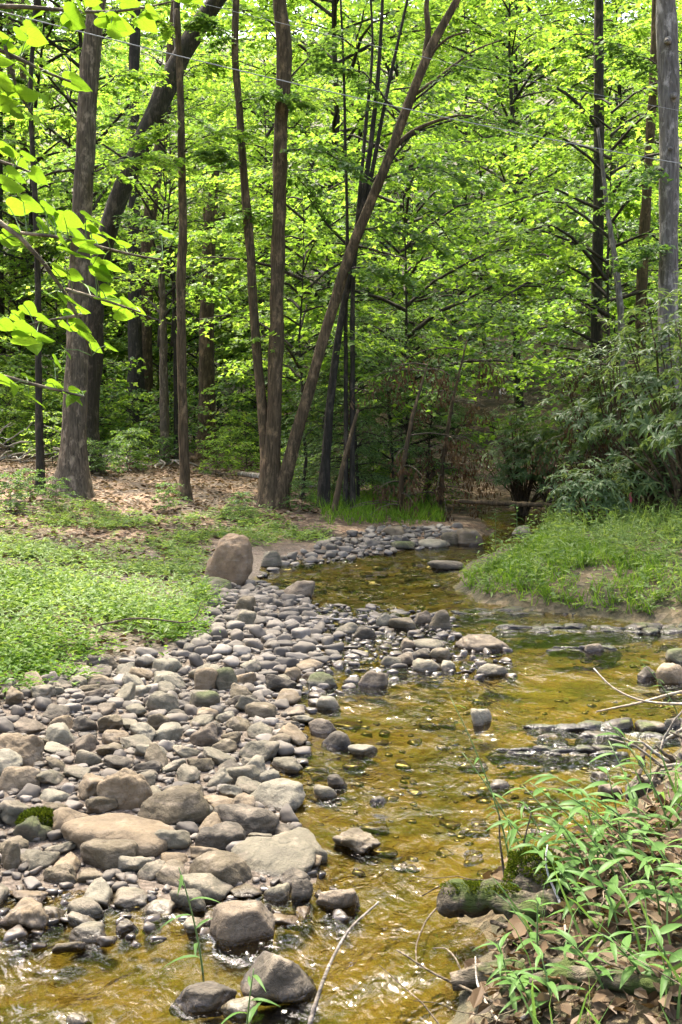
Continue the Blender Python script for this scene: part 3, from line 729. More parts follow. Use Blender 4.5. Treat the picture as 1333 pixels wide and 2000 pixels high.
# ------------------------------------------------------------------ dead brown foliage over the far stream
def dead_tree(px, d, lab, seed, h):
    r = np.random.default_rng(seed)
    x = (px - CX) * d / F; g = np.array([x, d, hz1(x, d)])
    t = thing('dead_leafed_tree', lab, 'tree', g)
    tr = MB(); top = np.array([.55, .1, h])
    pts = np.array([[0, 0, -.3], [.05, 0, h * .3], [.25, 0, h * .65], top]); tr.tube(pts, [.06, .045, .032, .012], 8, lump=.1)
    obj('trunk', tr.mesh('trunk'), M['bark_brown'], t)
    b = MB(); l = MB(); P = []
    for i in range(15):
        s = r.uniform(.15, 1); o = np.array([np.interp(s, [0, .35, .7, 1], pts[:, c]) for c in range(3)])
        a = r.uniform(0, 6.28); ln = r.uniform(.5, 1.6)
        q = o + np.outer(np.linspace(0, 1, 5), [cos(a) * ln, sin(a) * ln, 0]); q[:, 2] += ln * (.25 * np.linspace(0, 1, 5) - .5 * np.linspace(0, 1, 5) ** 2)
        b.tube(q, np.linspace(.014, .004, 5), 4, cap=False)
        for k in range(7):
            s2 = r.uniform(.3, 1); p0 = np.array([np.interp(s2, np.linspace(0, 1, 5), q[:, c]) for c in range(3)])
            for m in range(9): P.append(p0 + [r.normal(0, .08), r.normal(0, .08), -r.uniform(0, .45)])
    P = np.array(P); n = len(P)
    D = np.column_stack([r.normal(0, .3, n), r.normal(0, .3, n), -np.ones(n)]); N = r.normal(0, 1, (n, 3))
    l.leaves(P, D, N, r.uniform(.06, .13, n), r.uniform(.025, .05, n), OVAL)
    obj('limbs', b.mesh('limbs'), M['twig'], t)['kind'] = 'stuff'; obj('crown', l.mesh('crown', smooth=False), M['leaf_dead'], t)
dead_tree(780, 20.4, 'brown dead-leafed tree leaning behind the feathery evergreens', 3, 2.9)
dead_tree(860, 22.0, 'brown dead-leafed tree above the dark stream hollow', 4, 3.5)
dead_tree(1150, 20.3, 'withered brown foliage showing between the rhododendrons', 6, 3.2)

# ------------------------------------------------------------------ rhododendrons
def rhodo_mesh(seed, rx, ry, h, n, ll):
    r = np.random.default_rng(seed)
    l, b = MB(), MB(); tips = []
    while len(tips) < n:
        v = unit(r.normal(0, 1, 3)); 
        if v[2] < -.25: continue
        k = r.uniform(.55, 1.05) * (1 + .35 * (vnoise3(v[None] * 2.2 + 9, seed)[0] - .5))
        tips.append(np.array([v[0] * rx * k, v[1] * ry * k, h * .42 + v[2] * h * .55 * k]))
    tips = np.array(tips)
    for i in range(0, n, 7):
        p = tips[i]; m1 = p * [.35, .35, .45] + r.normal(0, .08, 3); 
        b.tube(np.array([[r.normal(0, .1), r.normal(0, .1), -.2], m1 * .6, m1, p * .75 + [0, 0, .0], p]), [.035, .028, .02, .012, .006], 5, cap=False)
    P, D, N = [], [], []
    for p in tips:
        out = unit(p - np.array([0, 0, h * .3])); out = unit(out + [0, 0, .6])
        a = unit(np.cross(out, [.3, .5, .1])); c = np.cross(out, a); k = int(r.integers(6, 10)); ph = r.uniform(0, 6)
        for j in range(k):
            th = ph + j * 2 * pi / k; rad = a * cos(th) + c * sin(th)
            P.append(p); D.append(rad + out * r.uniform(-.25, .5) - [0, 0, r.uniform(0, .35)]); N.append(out + rad * .2)
    P = np.array(P); L = ll * r.uniform(.65, 1.15, len(P))
    l.leaves(P, np.array(D), np.array(N), L, L * .27, LANCE)
    return b.mesh('stems'), l.mesh('foliage', smooth=False), tips
RH = [rhodo_mesh(41, 1.35, 1.2, 2.6, 250, .2), rhodo_mesh(42, 1.1, 1.1, 3.4, 250, .2), rhodo_mesh(43, .8, .8, 1.4, 150, .19)]
FL = MB(); rr = np.random.default_rng(8)
v = unit(rr.normal(0, 1, (46, 3)) + [0, 0, .4]); FL.leaves(v * .03, v, rr.normal(0, 1, (46, 3)), .04, .035, OVAL); FLM = FL.mesh('flower', smooth=False); FLM.materials.append(M['flower'])
def rhodo(px, py, kind_, s, rot, lab, flowers=(), d=None):
    g = G(px, py) if d is None else None
    if g is None: x = (px - CX) * d / F; g = np.array([x, d, hz1(x, d)])
    t = thing('rhododendron_bush', lab, 'bush', g, 'rhododendron bushes on the right bank')
    t.scale = (s,) * 3; t.rotation_euler = (0, 0, rot)
    st, fo, tips = RH[kind_]
    obj('stems', st, M['bark_brown'], t); obj('foliage', fo, M['rhodo'], t)
    # flowers sit on the leaf tips nearest the pixels where the photo shows them
    c, s_ = cos(rot), sin(rot)
    wt = np.column_stack([g[0] + s * (tips[:, 0] * c - tips[:, 1] * s_), g[1] + s * (tips[:, 0] * s_ + tips[:, 1] * c), g[2] + s * tips[:, 2]])
    u_, v_ = project(wt[:, 0], wt[:, 1], wt[:, 2])
    for fx, fy in flowers:
        k = int(np.argmin((u_ - fx) ** 2 + (v_ - fy) ** 2 + 300 * (wt[:, 1] - g[1])))
        f = obj('flower', FLM, None, t, tips[k] + np.array([0, 0, .04])); f.scale = (1.5,) * 3
rhodo(1085, 1010, 0, .82, .4, 'flowering rhododendron hanging over the dark far bend of the stream', [(1098, 782), (1052, 857), (1131, 888)])
rhodo(1225, 1000, 1, 1.0, 2.2, 'tall rhododendron in the middle of the right bank thicket')
rhodo(1340, 1010, 1, 1.2, 4.0, 'tallest grey-green rhododendron at the right photo edge')
rhodo(1020, 985, 1, .8, 1.2, 'rhododendron behind the stream bend with one pale flower', [(990, 730)], d=23)
rhodo(1180, 985, 0, 1.15, 5.2, 'broad rhododendron at the back of the right bank thicket', [], d=21)
rhodo(1150, 1035, 2, .8, .9, 'low rhododendron at the water edge below the thicket')
rhodo(1265, 1010, 2, .9, 2.9, 'low cool-green rhododendron beside the pink survey stake')
rhodo(1420, 1030, 1, 1.0, 3.3, 'rhododendron whose branches reach in from the right edge')

# ------------------------------------------------------------------ stones
def ico(sub):
    bm = bmesh.new(); bmesh.ops.create_icosphere(bm, subdivisions=sub, radius=1.0)
    v = np.array([x.co[:] for x in bm.verts]); f = np.array([[l.index for l in p.verts] for p in bm.faces]); bm.free()
    return unit(v), f
ICO = {k: ico(k) for k in (2, 3, 4, 5)}
def rock(seed, sub=4, p=8.0, planes=11, rough=.06, angular=0.0):
    r = np.random.default_rng(seed)
    d, f = ICO[sub]
    n = unit(r.normal(0, 1, (planes, 3))); n = np.vstack([n, [[0, 0, 1]], [[0, 0, -1]]])
    dk = np.concatenate([r.uniform(.66, 1.0, planes), [r.uniform(.72, .95), .8]])
    dots = np.maximum(d @ n.T, 0) / dk
    rad = ((dots ** p).sum(1) + .75 ** p) ** (-1 / p)
    V = d * rad[:, None]
    V *= (1 + rough * (vnoise3(V * 1.6 + 20, seed) - .5) * 2.4 + rough * .6 * (vnoise3(V * 4 + 40, seed + 1) - .5) * 2 + rough * .25 * (vnoise3(V * 11 + 40, seed + 1) - .5) * 2)[:, None]
    lo, hi = V.min(0), V.max(0)
    return (V - (lo + hi) / 2) / (hi - lo), f
HEROES = []
def hero(x0, x1, yt, yb, tone, short, label, seed, p=8., rough=.06, depth=.8, tilt=0.0):
    xc = (x0 + x1) / 2
    g = G(xc, yb - 2); d = g[1]
    w = (x1 - x0) * d / F; H = (yb - yt) * d / F; s = (yb - HZ) / F
    dep = w * depth
    h = max((H - dep * s * .55) * 1.02, .22 * w, .02)
    V, f = rock(seed, 5 if x1 - x0 > 70 else 4, p * 1.5, 9, rough * 1.5)
    bury = min(.45 * h + .03, .25)
    V = V * [w * 1.03, dep, h + bury]
    if tilt:
        c, s_ = cos(tilt), sin(tilt); V = np.column_stack([V[:, 0] * c + V[:, 2] * s_, V[:, 1], -V[:, 0] * s_ + V[:, 2] * c])
    V[:, 2] -= V[:, 2].min()
    mb = MB(); mb.add(V, f)
    cy_ = d + dep * .42
    cx_ = g[0] * cy_ / d
    o = obj('boulder' if w > .28 else 'river_stone', mb.mesh('stone'), M['stone_' + tone], None, (cx_, cy_, g[2] - bury))
    tag(o, label, 'boulder' if w > .28 else 'stone')
    HEROES.append((cx_, cy_, max(w, dep) * .5, short, w * dep))
H_ = hero
H_(118, 343, 1590, 1682, 'tan', 'big flat boulder', 'largest foreground boulder, low and flat-topped, smooth tan', 1, 5)
H_(265, 410, 1535, 1622, 'brown', 'blocky brown boulder', 'blocky brown boulder resting behind the largest flat boulder', 2, 7)
H_(155, 268, 1637, 1706, 'brown', 'round brown boulder', 'rounded brown boulder in front of the largest flat boulder', 3, 5)
H_(195, 300, 1505, 1588, 'tan', 'pitted tan boulder', 'pitted tan boulder left of the blocky brown boulder', 4, 7, .1)
H_(485, 597, 1527, 1586, 'pale', 'striped pale stone', 'pale striped angular stone at the water edge right of the bar', 5, 12)
H_(405, 550, 1570, 1638, 'dark', 'long dark boulder', 'long dark boulder right of the blocky brown boulder', 6, 8)
H_(383, 482, 1611, 1668, 'dark', 'dark oval stone', 'dark oval stone in front of the long dark boulder', 7, 6)
H_(505, 641, 1622, 1682, 'grey', 'upper grey slab', 'flat grey slab in the water, upper of two overlapping slabs', 8, 10, .05, .9)
H_(450, 617, 1656, 1718, 'grey', 'lower grey slab', 'flat grey slab in the water, lower of two overlapping slabs', 9, 10, .05, .9)
H_(367, 501, 1667, 1737, 'brown', 'smooth brown dome', 'smooth brown domed stone left of the grey slabs', 10, 5)
H_(350, 455, 1711, 1766, 'grey', 'ridged grey stone', 'ridged grey stone in front of the brown domed stone', 11, 10)
H_(332, 410, 1736, 1782, 'grey', 'round grey stone', 'round grey stone behind the leafy green sprig', 12, 6)
H_(410, 536, 1763, 1848, 'purple', 'square purple block', 'squarish purple-brown block standing in the shallow foreground water', 13, 14, .035)
H_(478, 626, 1872, 1960, 'dark', 'pointed dark stone', 'dark angular stone with a pointed top in the nearest water', 14, 16, .05, .8, .35)
H_(333, 463, 1918, 1974, 'dark', 'wet dark slab', 'wet dark slab left of the pointed stone in nearest water', 15, 12)
H_(430, 505, 1964, 1990, 'pale', 'sunken pale stone', 'pale half-sunken stone at the bottom beside the pointed dark stone', 16, 8)
H_(650, 743, 1627, 1669, 'brown', 'brown midwater stone', 'lumpy brown stone alone in the water right of the slabs', 17, 8, .12)
H_(515, 568, 1730, 1762, 'grey', 'small grey stone', 'small rounded grey stone above the purple block', 18)
H_(570, 612, 1720, 1766, 'dark', 'dark spike stone', 'small dark upright pointed stone below the grey slabs', 19, 14)
H_(618, 704, 1733, 1783, 'purple', 'rough purple stone', 'rough purplish stone in the water below the grey slabs', 20, 9, .1)
H_(535, 606, 1703, 1742, 'dark', 'wedge dark stone', 'dark wedge stone under the edge of the lower grey slab', 21)
H_(131, 207, 1755, 1797, 'grey', 'left shallow stone', 'grey domed stone in the shallows below the round brown boulder', 22, 6)
H_(0, 98, 1762, 1822, 'tan', 'left edge shallow boulder', 'ragged tan boulder in the shallows at the left photo edge', 23, 8, .1)
H_(212, 290, 1745, 1775, 'grey', 'flat shallow stone', 'flat grey stone in the shallows left of the leafy sprig', 24, 10)
H_(274, 341, 1768, 1793, 'pale', 'pale wet stone', 'pale wet stone just left of the leafy sprig', 25, 10)
H_(85, 156, 1692, 1733, 'brown', 'knobby stone', 'knobby brown stone left of the round brown boulder', 26, 8, .1)
H_(152, 211, 1703, 1730, 'brown', 'short brown stone', 'short brown stone below the round brown boulder', 27)
H_(137, 208, 1805, 1837, 'grey', 'low shallow stone', 'low rounded grey stone lowest in the left shallows', 28, 6)
H_(132, 190, 1794, 1811, 'pale', 'thin wet stone', 'thin wet pale stone between two domed stones in left shallows', 29)
H_(30, 110, 1596, 1653, 'mossy', 'mossy topped stone', 'brown stone crowned with a cushion of green moss at left', 31, 6, .1)
H_(0, 40, 1645, 1702, 'brown', 'left edge brown boulder', 'brown boulder cut by the left edge below the mossy stone', 32, 6)
H_(0, 80, 1497, 1550, 'tan', 'left smooth stone', 'smooth tan stone below the bulky boulder at left edge', 33, 6)
H_(-5, 85, 1436, 1502, 'tan', 'bulky left boulder', 'bulky creased tan boulder at the left edge of the bar', 34, 8, .1)
H_(265, 330, 1683, 1722, 'grey', 'small peaked stone', 'small peaked grey stone right of the round brown boulder', 35)
H_(312, 368, 1668, 1693, 'tan', 'small tan stone', 'small tan stone tucked below the dark oval stone', 36)
H_(75, 140, 1545, 1572, 'pale', 'low pale slab', 'low pale slab right of the smooth tan left-edge stone', 37, 10)
H_(145, 205, 1466, 1502, 'grey', 'grey knob', 'grey rounded stone right of the bulky left-edge boulder', 38)
H_(400, 494, 1044, 1146, 'warm', 'tall upright boulder', 'tall upright tan boulder standing on the left bank by the bend', 45, 4, .08, .8)
H_(511, 551, 1077, 1111, 'grey', 'grey bank stone', 'small grey upright stone right of the tall tan boulder', 41)
H_(552, 616, 1136, 1172, 'purple', 'flat topped midstream stone', 'flat-topped purple-brown stone in the stream below the tall boulder', 42, 10)
H_(385, 455, 1130, 1157, 'mossy', 'mossy bank stone', 'low mossy stone at the foot of the tall tan boulder', 43, 6)
H_(837, 883, 1192, 1232, 'brown', 'dark riffle stone', 'dark brown stone at right end of the midstream riffle cluster', 44, 9)
H_(455, 501, 1167, 1199, 'brown', 'triangular stone', 'brown triangular stone on the bar nearest the tall boulder', 45, 12)
H_(455, 501, 1194, 1230, 'grey', 'grey bar stone', 'grey stone just below the brown triangular stone on the bar', 46)
H_(280, 351, 1350, 1397, 'grey', 'mid bar grey boulder', 'grey domed boulder in the middle of the gravel bar', 47, 7)
H_(417, 464, 1305, 1352, 'mossy', 'right mossy boulder', 'mossy boulder, right one of a touching pair on the bar', 48, 6)
H_(380, 427, 1303, 1354, 'tan', 'left pair boulder', 'tan boulder, left one of a touching pair on the bar', 49, 8)
H_(297, 368, 1314, 1349, 'pale', 'pale bar block', 'pale angular block left of the touching pair of boulders', 50, 12)
H_(293, 355, 1289, 1320, 'pale', 'upper pale block', 'pale angular block nearest the ferny green bank', 51, 12)
H_(170, 214, 1280, 1312, 'dark', 'dark bank stone', 'dark domed stone against the ferny bank, left of a pair', 52, 6)
H_(199, 236, 1280, 1313, 'brown', 'brown bank stone', 'brown domed stone against the ferny bank, right of a pair', 53, 6)
H_(92, 144, 1398, 1432, 'tan', 'square tan stone', 'square tan stone above the leaning pale slab', 54, 12)
H_(86, 150, 1415, 1460, 'pale', 'leaning pale slab', 'pale slab leaning forward on the left of the bar', 55, 14, .04, 1.0)
H_(140, 196, 1400, 1434, 'dark', 'dark bar stone', 'dark grooved stone right of the square tan stone', 56, 9, .1)
H_(366, 432, 1350, 1390, 'mossy', 'flat mossy stone', 'flat dark mossy stone below the touching pair of boulders', 57, 6)
H_(478, 540, 1375, 1412, 'brown', 'water edge brown stone', 'brown rounded stone at the right edge of the bar', 58, 6)
H_(465, 546, 1447, 1492, 'grey', 'right bar boulder', 'grey creased boulder at the right edge of the bar', 59, 9)
H_(627, 692, 1431, 1465, 'dark', 'dark water stone', 'dark stone in the water right of the bar, lower of two', 60, 7)
H_(603, 658, 1404, 1438, 'purple', 'purple water stone', 'purplish stone in the water right of the bar, upper of two', 61, 9)
H_(680, 738, 1462, 1476, 'pale', 'skimming pale stone', 'thin pale stone barely above water below the dark stone', 62, 6)
H_(617, 666, 1362, 1389, 'pale', 'pale green stone', 'pale stone with a green sheen alone in the water', 63, 6)
H_(640, 679, 1515, 1541, 'dark', 'upper small dark stone', 'small dark stone in midwater, upper of a touching pair', 64)
H_(613, 659, 1535, 1563, 'grey', 'lower small grey stone', 'small grey stone in midwater, lower of a touching pair', 65, 6)
H_(722, 756, 1559, 1572, 'dark', 'tiny dark stone', 'tiny dark stone barely above the water in midstream', 66)
H_(920, 962, 1386, 1421, 'pale', 'splashed pale stone', 'pale pointed stone with water breaking round it in midstream', 67, 9)
H_(890, 992, 1240, 1273, 'purple', 'broad riffle stone', 'broad low stone with water sliding off its right side', 68, 6)
H_(700, 758, 1310, 1345, 'purple', 'left riffle pair stone', 'stone with green weed left of the lower riffle cluster', 69, 8)
H_(1245, 1282, 1304, 1329, 'dark', 'small right edge stone', 'small dark stone in the water left of the right-edge boulder', 70, 6)
H_(1279, 1345, 1296, 1342, 'tan', 'right edge boulder', 'tan boulder in the water at the right photo edge', 71, 7)
H_(1300, 1360, 1268, 1298, 'mossy', 'mossy right edge slab', 'mossy slab just above the tan boulder at right edge', 72, 7)
H_(1140, 1180, 1258, 1276, 'purple', 'right midwater stone', 'rounded stone by floating sticks in the right of the stream', 73, 6)
H_(1222, 1296, 1512, 1556, 'dark', 'root clump boulder', 'dark wet boulder under the tangled root at right', 74, 8, .1)
H_(1168, 1216, 1530, 1556, 'purple', 'sunken right stone', 'purplish stone half sunk left of the dark wet boulder', 75, 10)
H_(1155, 1190, 1509, 1523, 'grey', 'flat right stone', 'flat grey stone just above the half-sunk purplish stone', 76, 8)
H_(955, 996, 1526, 1541, 'grey', 'lone riffle stone', 'low grey stone alone in the sparkling foreground riffle', 77, 6)
H_(130, 180, 1990, 2010, 'pale', 'bottom pale stone', 'pale stone at the very bottom left of the photo', 78, 6)
for k, (x0, x1, yt, yb, tone, lab) in enumerate([
        (888, 942, 1034, 1066, 'tan', 'large tan stone at the right end of the far gravel bar'),
        (862, 905, 1040, 1066, 'brown', 'brown stone left of the large tan far-bar stone'),
        (815, 880, 1058, 1072, 'pale', 'long pale stone at the water edge of the far bar'),
        (745, 790, 1030, 1050, 'tan', 'tan stone at the back of the far gravel bar'),
        (758, 812, 1058, 1076, 'mossy', 'mossy low stone in the middle of the far bar'),
        (1000, 1042, 1028, 1048, 'pale', 'pale stone beyond the bend in the dark hollow'),
        (835, 905, 1098, 1116, 'dark', 'flat dark wet stone midstream beyond the grassy spit'),
        (735, 765, 1200, 1228, 'pale', 'pale upright stone at left of the upper riffle cluster'),
        (760, 812, 1208, 1232, 'brown', 'brown stone in the middle of the upper riffle cluster'),
        (808, 842, 1194, 1222, 'purple', 'purplish slab beside the dark brown riffle stone'),
        (780, 812, 1248, 1272, 'purple', 'angular purplish stone just above the lower riffle cluster'),
        (800, 870, 1250, 1272, 'grey', 'long grey stone above the lower riffle cluster'),
        (745, 785, 1282, 1304, 'grey', 'grey stone at left of the lower riffle cluster'),
        (770, 812, 1276, 1302, 'purple', 'second stone from the left in the lower riffle cluster'),
        (800, 842, 1268, 1288, 'dark', 'dark stone at the back of the lower riffle cluster'),
        (838, 884, 1266, 1290, 'brown', 'brown stone at the back right of the lower riffle cluster'),
        (806, 862, 1290, 1314, 'grey', 'broad grey stone at the front of the lower riffle cluster'),
        (860, 892, 1292, 1310, 'pale', 'pale stone at the front of the lower riffle cluster'),
        (930, 992, 1298, 1322, 'grey', 'grey stone furthest right in the lower riffle cluster'),
        (655, 700, 1218, 1240, 'grey', 'grey stone in the left half of the upper riffle'),
        (690, 735, 1226, 1252, 'dark', 'dark stone in the left half of the upper riffle'),
        (575, 630, 1292, 1314, 'tan', 'smooth tan stone at the bar edge above the pale green stone'),
        (600, 660, 1314, 1342, 'mossy', 'dark mossy stone at the bar edge above the pale green stone')]):
    H_(x0, x1, yt, yb, tone, 'stone', lab, 300 + k, 7)
HN = [h for h in HEROES if h[3] != 'stone']

# smaller stones: the largest are individuals, the rest pebbles
ROCKS = []
for k in range(14):
    V, f = rock(500 + k, 4, [8, 14, 22, 34][k % 4], 7, .12)
    mb = MB(); mb.add(V, f); ROCKS.append(mb)
TONES = ['grey', 'tan', 'brown', 'pale', 'dark', 'purple']
RM = {}
for tone in TONES:
    for k in range(14):
        me = ROCKS[k].mesh('river_stone'); me.materials.append(M['stone_' + tone]); RM[tone, k] = me
placed = np.array([(h[0], h[1], h[2] * .8) for h in HEROES])
stones = []
_rc = {}
def lowrock(k, sub):
    if (k, sub) not in _rc: _rc[k, sub] = rock(500 + k, sub, [8, 14, 20, 28][k % 4], 8, .1)
    return _rc[k, sub]
def scatter(poly, n, rmin, rmax, alpha, seed, water=False):
    global placed
    r = np.random.default_rng(seed)
    poly = np.array(poly)
    wp = []
    for px, py in poly: wp.append(W0(px, max(py, 900), .08))
    wp = np.array(wp); lo, hi = wp.min(0) - .5, wp.max(0) + .5
    cand = r.uniform(lo, hi, (n * 14, 2))
    z = np.maximum(height(cand[:, 0], cand[:, 1]), 0)
    u, v_ = project(cand[:, 0], cand[:, 1], z)
    cand = cand[in_poly(u, v_, poly)][:n * 3]
    rad = rmin * (1 - r.random(len(cand))) ** (-1 / alpha); rad = np.minimum(rad, rmax * r.uniform(.7, 1, len(cand)))
    order = np.argsort(-rad); c = 0
    for i in order:
        x, y = cand[i]; ra = rad[i]
        dd = np.hypot(placed[:, 0] - x, placed[:, 1] - y)
        if (dd < (placed[:, 2] + ra) * .8).any(): continue
        placed = np.vstack([placed, [x, y, ra]]); stones.append((x, y, ra, r.integers(0, 1 << 30))); c += 1
        if c >= n: break
scatter(BAR_PX, 2600, .018, .095, 1.5, 71)
scatter([(500, 1135), (560, 1085), (640, 1060), (740, 1030), (900, 1030), (945, 1050), (850, 1070), (740, 1085), (640, 1100), (540, 1110)], 260, .03, .11, 1.7, 72)
scatter([(590, 1180), (740, 1185), (880, 1200), (900, 1245), (760, 1265), (660, 1300), (600, 1290)], 170, .022, .085, 1.6, 73)
scatter([(600, 1270), (700, 1290), (690, 1340), (560, 1420), (620, 1480), (540, 1500)], 30, .03, .09, 1.8, 74)
scatter([(690, 1250), (990, 1255), (1005, 1322), (860, 1332), (700, 1335)], 95, .02, .065, 1.6, 75)
scatter([(-100, 1740), (420, 1740), (640, 1700), (720, 1790), (560, 1800), (300, 1850), (-100, 1860)], 46, .02, .06, 1.6, 76)
stones.sort(key=lambda s: -s[2] / s[1] )
n_ind = 300 - len(HEROES)
pebble = MB()
def rel(x, y):
    best = min(HN, key=lambda h: (h[0] - x) ** 2 + (h[1] - y) ** 2)
    dx, dy = x - best[0], y - best[1]
    w = ('right of' if dx > 0 else 'left of') if abs(dx) > abs(dy) else ('behind' if dy > 0 else 'in front of')
    return w, best[3]
for i, (x, y, ra, sd_) in enumerate(stones):
    r = np.random.default_rng(sd_)
    gz = hz1(x, y); w = 2 * ra
    k = int(r.integers(0, 14)); tone = TONES[int(r.choice(6, p=[.26, .24, .2, .13, .13, .04]))]
    dims = np.array([w * r.uniform(.9, 1.35), w * r.uniform(.65, .95), w * r.uniform(.3, .68)])
    base = max(gz, -.12)
    cz = base + dims[2] * (.5 - r.uniform(.12, .3))
    if gz < 0: cz = max(cz, -dims[2] * .1)
    rz = r.uniform(0, 6.28); tx, ty = r.normal(0, .26, 2)
    if i < n_ind:
        o = obj('river_stone', RM[tone, k], None, None, (x, y, cz)); o.scale = dims; o.rotation_euler = (tx, ty, rz)
        size = 'small' if w < .13 else 'fist-sized' if w < .19 else 'middling'
        wd, nm = rel(x, y)
        shape = 'flat' if dims[2] < .5 * w else 'rounded'
        tag(o, f'{size} {tone} {shape} stone lying {wd} the {nm}', 'stone', f'{tone} stones by the {nm}')
    else:
        V, f = lowrock(k, 3 if ra / y > .004 else 2)
        V = V * dims; c, s_ = cos(rz), sin(rz)
        V = np.column_stack([V[:, 0], V[:, 1] * cos(tx) - V[:, 2] * sin(tx), V[:, 1] * sin(tx) + V[:, 2] * cos(tx)])
        V = np.column_stack([V[:, 0] * c - V[:, 1] * s_, V[:, 0] * s_ + V[:, 1] * c, V[:, 2]]) + [x, y, cz]
        pebble.add(V, f)
rp = np.random.default_rng(404); cnd = np.column_stack([rp.uniform(-2.6, 5, 9000), rp.uniform(2.8, 20, 9000)]); cnd = cnd[sdist(cnd[:, 0], cnd[:, 1]) < -.02]
cnd = cnd[fbm2(cnd[:, 0] * .9, cnd[:, 1] * .9, 77, 2) > -.08][:1500]
for (x, y) in cnd:
    w = .03 * (1 - rp.random()) ** (-1 / 1.8); w = min(w, .22); V, f = lowrock(int(rp.integers(0, 14)), 3 if w > .08 else 2)
    V = V * [w * rp.uniform(.9, 1.3), w * .85, w * .4]; a = rp.uniform(0, 6.28); c, s_ = cos(a), sin(a); zb = hz1(x, y)
    V = np.column_stack([V[:, 0] * c - V[:, 1] * s_, V[:, 0] * s_ + V[:, 1] * c, V[:, 2]]) + [x, y, min(zb + w * .06, -.015 - w * .2)]
    pebble.add(V, f)
cnd = np.column_stack([rp.uniform(-4.2, 1.2, 26000), rp.uniform(4.2, 14, 26000)]); zc_ = height(cnd[:, 0], cnd[:, 1]); uu, vv = project(cnd[:, 0], cnd[:, 1], np.maximum(zc_, 0)); kk = in_poly(uu, vv, BAR_PX)
for (x, y), zb in list(zip(cnd[kk], zc_[kk]))[:3600]:
    w = min(.014 * (1 - rp.random()) ** (-1 / 1.7), .06); V, f = lowrock(int(rp.integers(0, 14)), 2)
    V = V * [w * rp.uniform(.9, 1.4), w * .8, w * .45]; a = rp.uniform(0, 6.28); c, s_ = cos(a), sin(a)
    pebble.add(np.column_stack([V[:, 0] * c - V[:, 1] * s_, V[:, 0] * s_ + V[:, 1] * c, V[:, 2]]) + [x, y, zb + w * .1], f)
pm, pt, po = mat_new('pebbles')
geo = pt.nodes.new('ShaderNodeNewGeometry')
pc = ramp(pt, geo.outputs['Random Per Island'], [(0, (.05, .043, .032)), (.3, (.1, .085, .06)), (.55, (.15, .124, .088)), (.8, (.18, .157, .122)), (1, (.27, .24, .195))])
pn = noise(pt, geo.outputs['Position'], 40, 5, .6)
pc = mixc(pt, math_(pt, 'MULTIPLY', pn, .8), pc, (.09, .075, .06))
pz = nd(pt, 'ShaderNodeSeparateXYZ', {0: geo.outputs['Position']}).outputs[2]
pw = nd(pt, 'ShaderNodeMapRange', {'Value': pz, 'From Min': .012, 'From Max': .035, 'To Min': 1.0, 'To Max': 0.0}).outputs[0]
pc = mixc(pt, pw, pc, mixc(pt, 1.0, pc, (.42, .38, .34), 'MULTIPLY'))
pp = nd(pt, 'ShaderNodeBsdfPrincipled', {'Base Color': pc, 'Roughness': nd(pt, 'ShaderNodeMapRange', {'Value': pw, 'To Min': .8, 'To Max': .25}).outputs[0]})
pt.links.new(pp.outputs[0], po.inputs[0])
tag(obj('pebbles', pebble.mesh('pebbles'), pm), 'small pebbles filling the gaps of the gravel bar', 'pebbles', None, 'stuff')

# moss cushion on the mossy stone and moss tufts
def moss_patch(center, radii, n, seed, ll=.022):
    r = np.random.default_rng(seed); v = unit(r.normal(0, 1, (n, 3)) * [1, 1, .8]); v[:, 2] = np.abs(v[:, 2])
    P = v * radii * r.uniform(.75, 1, (n, 1)); mb = MB()
    mb.leaves(P, v + r.normal(0, .5, (n, 3)), r.normal(0, 1, (n, 3)), ll, ll * .45, DIAM)
    return mb.mesh('moss', smooth=False)
g = G(66, 1645)
tag(obj('moss_cushion', moss_patch(0, np.array([.095, .08, .055]), 1500, 4), M['moss'], None, (At(75, 1606, g[1] + .13))), 'bright green moss cushion growing on top of a stone at left', 'moss')

# ------------------------------------------------------------------ ledges, logs, roots
def ledge(x0, x1, yt, yb, lab, seed, layers=3, depth=.5, top=.09):
    g = G((x0 + x1) / 2, yb - 3); d = g[1]; w = (x1 - x0) * d / F
    t = thing('rock_ledge', lab, 'ledge', (g[0], d, 0)); r = np.random.default_rng(seed)
    for k in range(layers * 2):
        V, f = rock(seed * 40 + k, 4, 18, 7, .1)
        u_ = (k % layers + .5) / layers - .5; taper = .45 + .55 * (u_ + .5)
        wk = w / layers * r.uniform(1.2, 2.2); hk = (.1 + top) * taper
        V = V * [wk, depth * taper * r.uniform(.5, .9), hk]
        tl = r.normal(0, .05); V[:, 2] += V[:, 0] * tl
        V += [u_ * w + r.normal(0, .03), depth * (.15 + .5 * (k >= layers)) * r.uniform(.7, 1.2), top * taper * r.uniform(.5, 1.0) * (1.0 if k >= layers else .55) - hk * .5]
        mb = MB(); mb.add(V, f); obj('rock_block', mb.mesh('rock_block'), M['ledge'], t)
ledge(1062, 1460, 1396, 1446, 'dark mossy layered ledge jutting from the right edge', 3, 8, .34, .075)
ledge(968, 1222, 1447, 1478, 'low dark ridge of rock midstream below the mossy ledge', 4, 7, .12, .045)
ledge(985, 1400, 1196, 1238, 'dark slaty rock shelf under the grassy right bank', 5, 12, .34, .06)
ledge(895, 1180, 1172, 1202, 'brown muddy rock shelf at the tip of the grassy spit', 6, 8, .4, .04)
ledge(1085, 1200, 1258, 1274, 'thin dark rock just breaking the water at right', 7, 4, .16, .04)

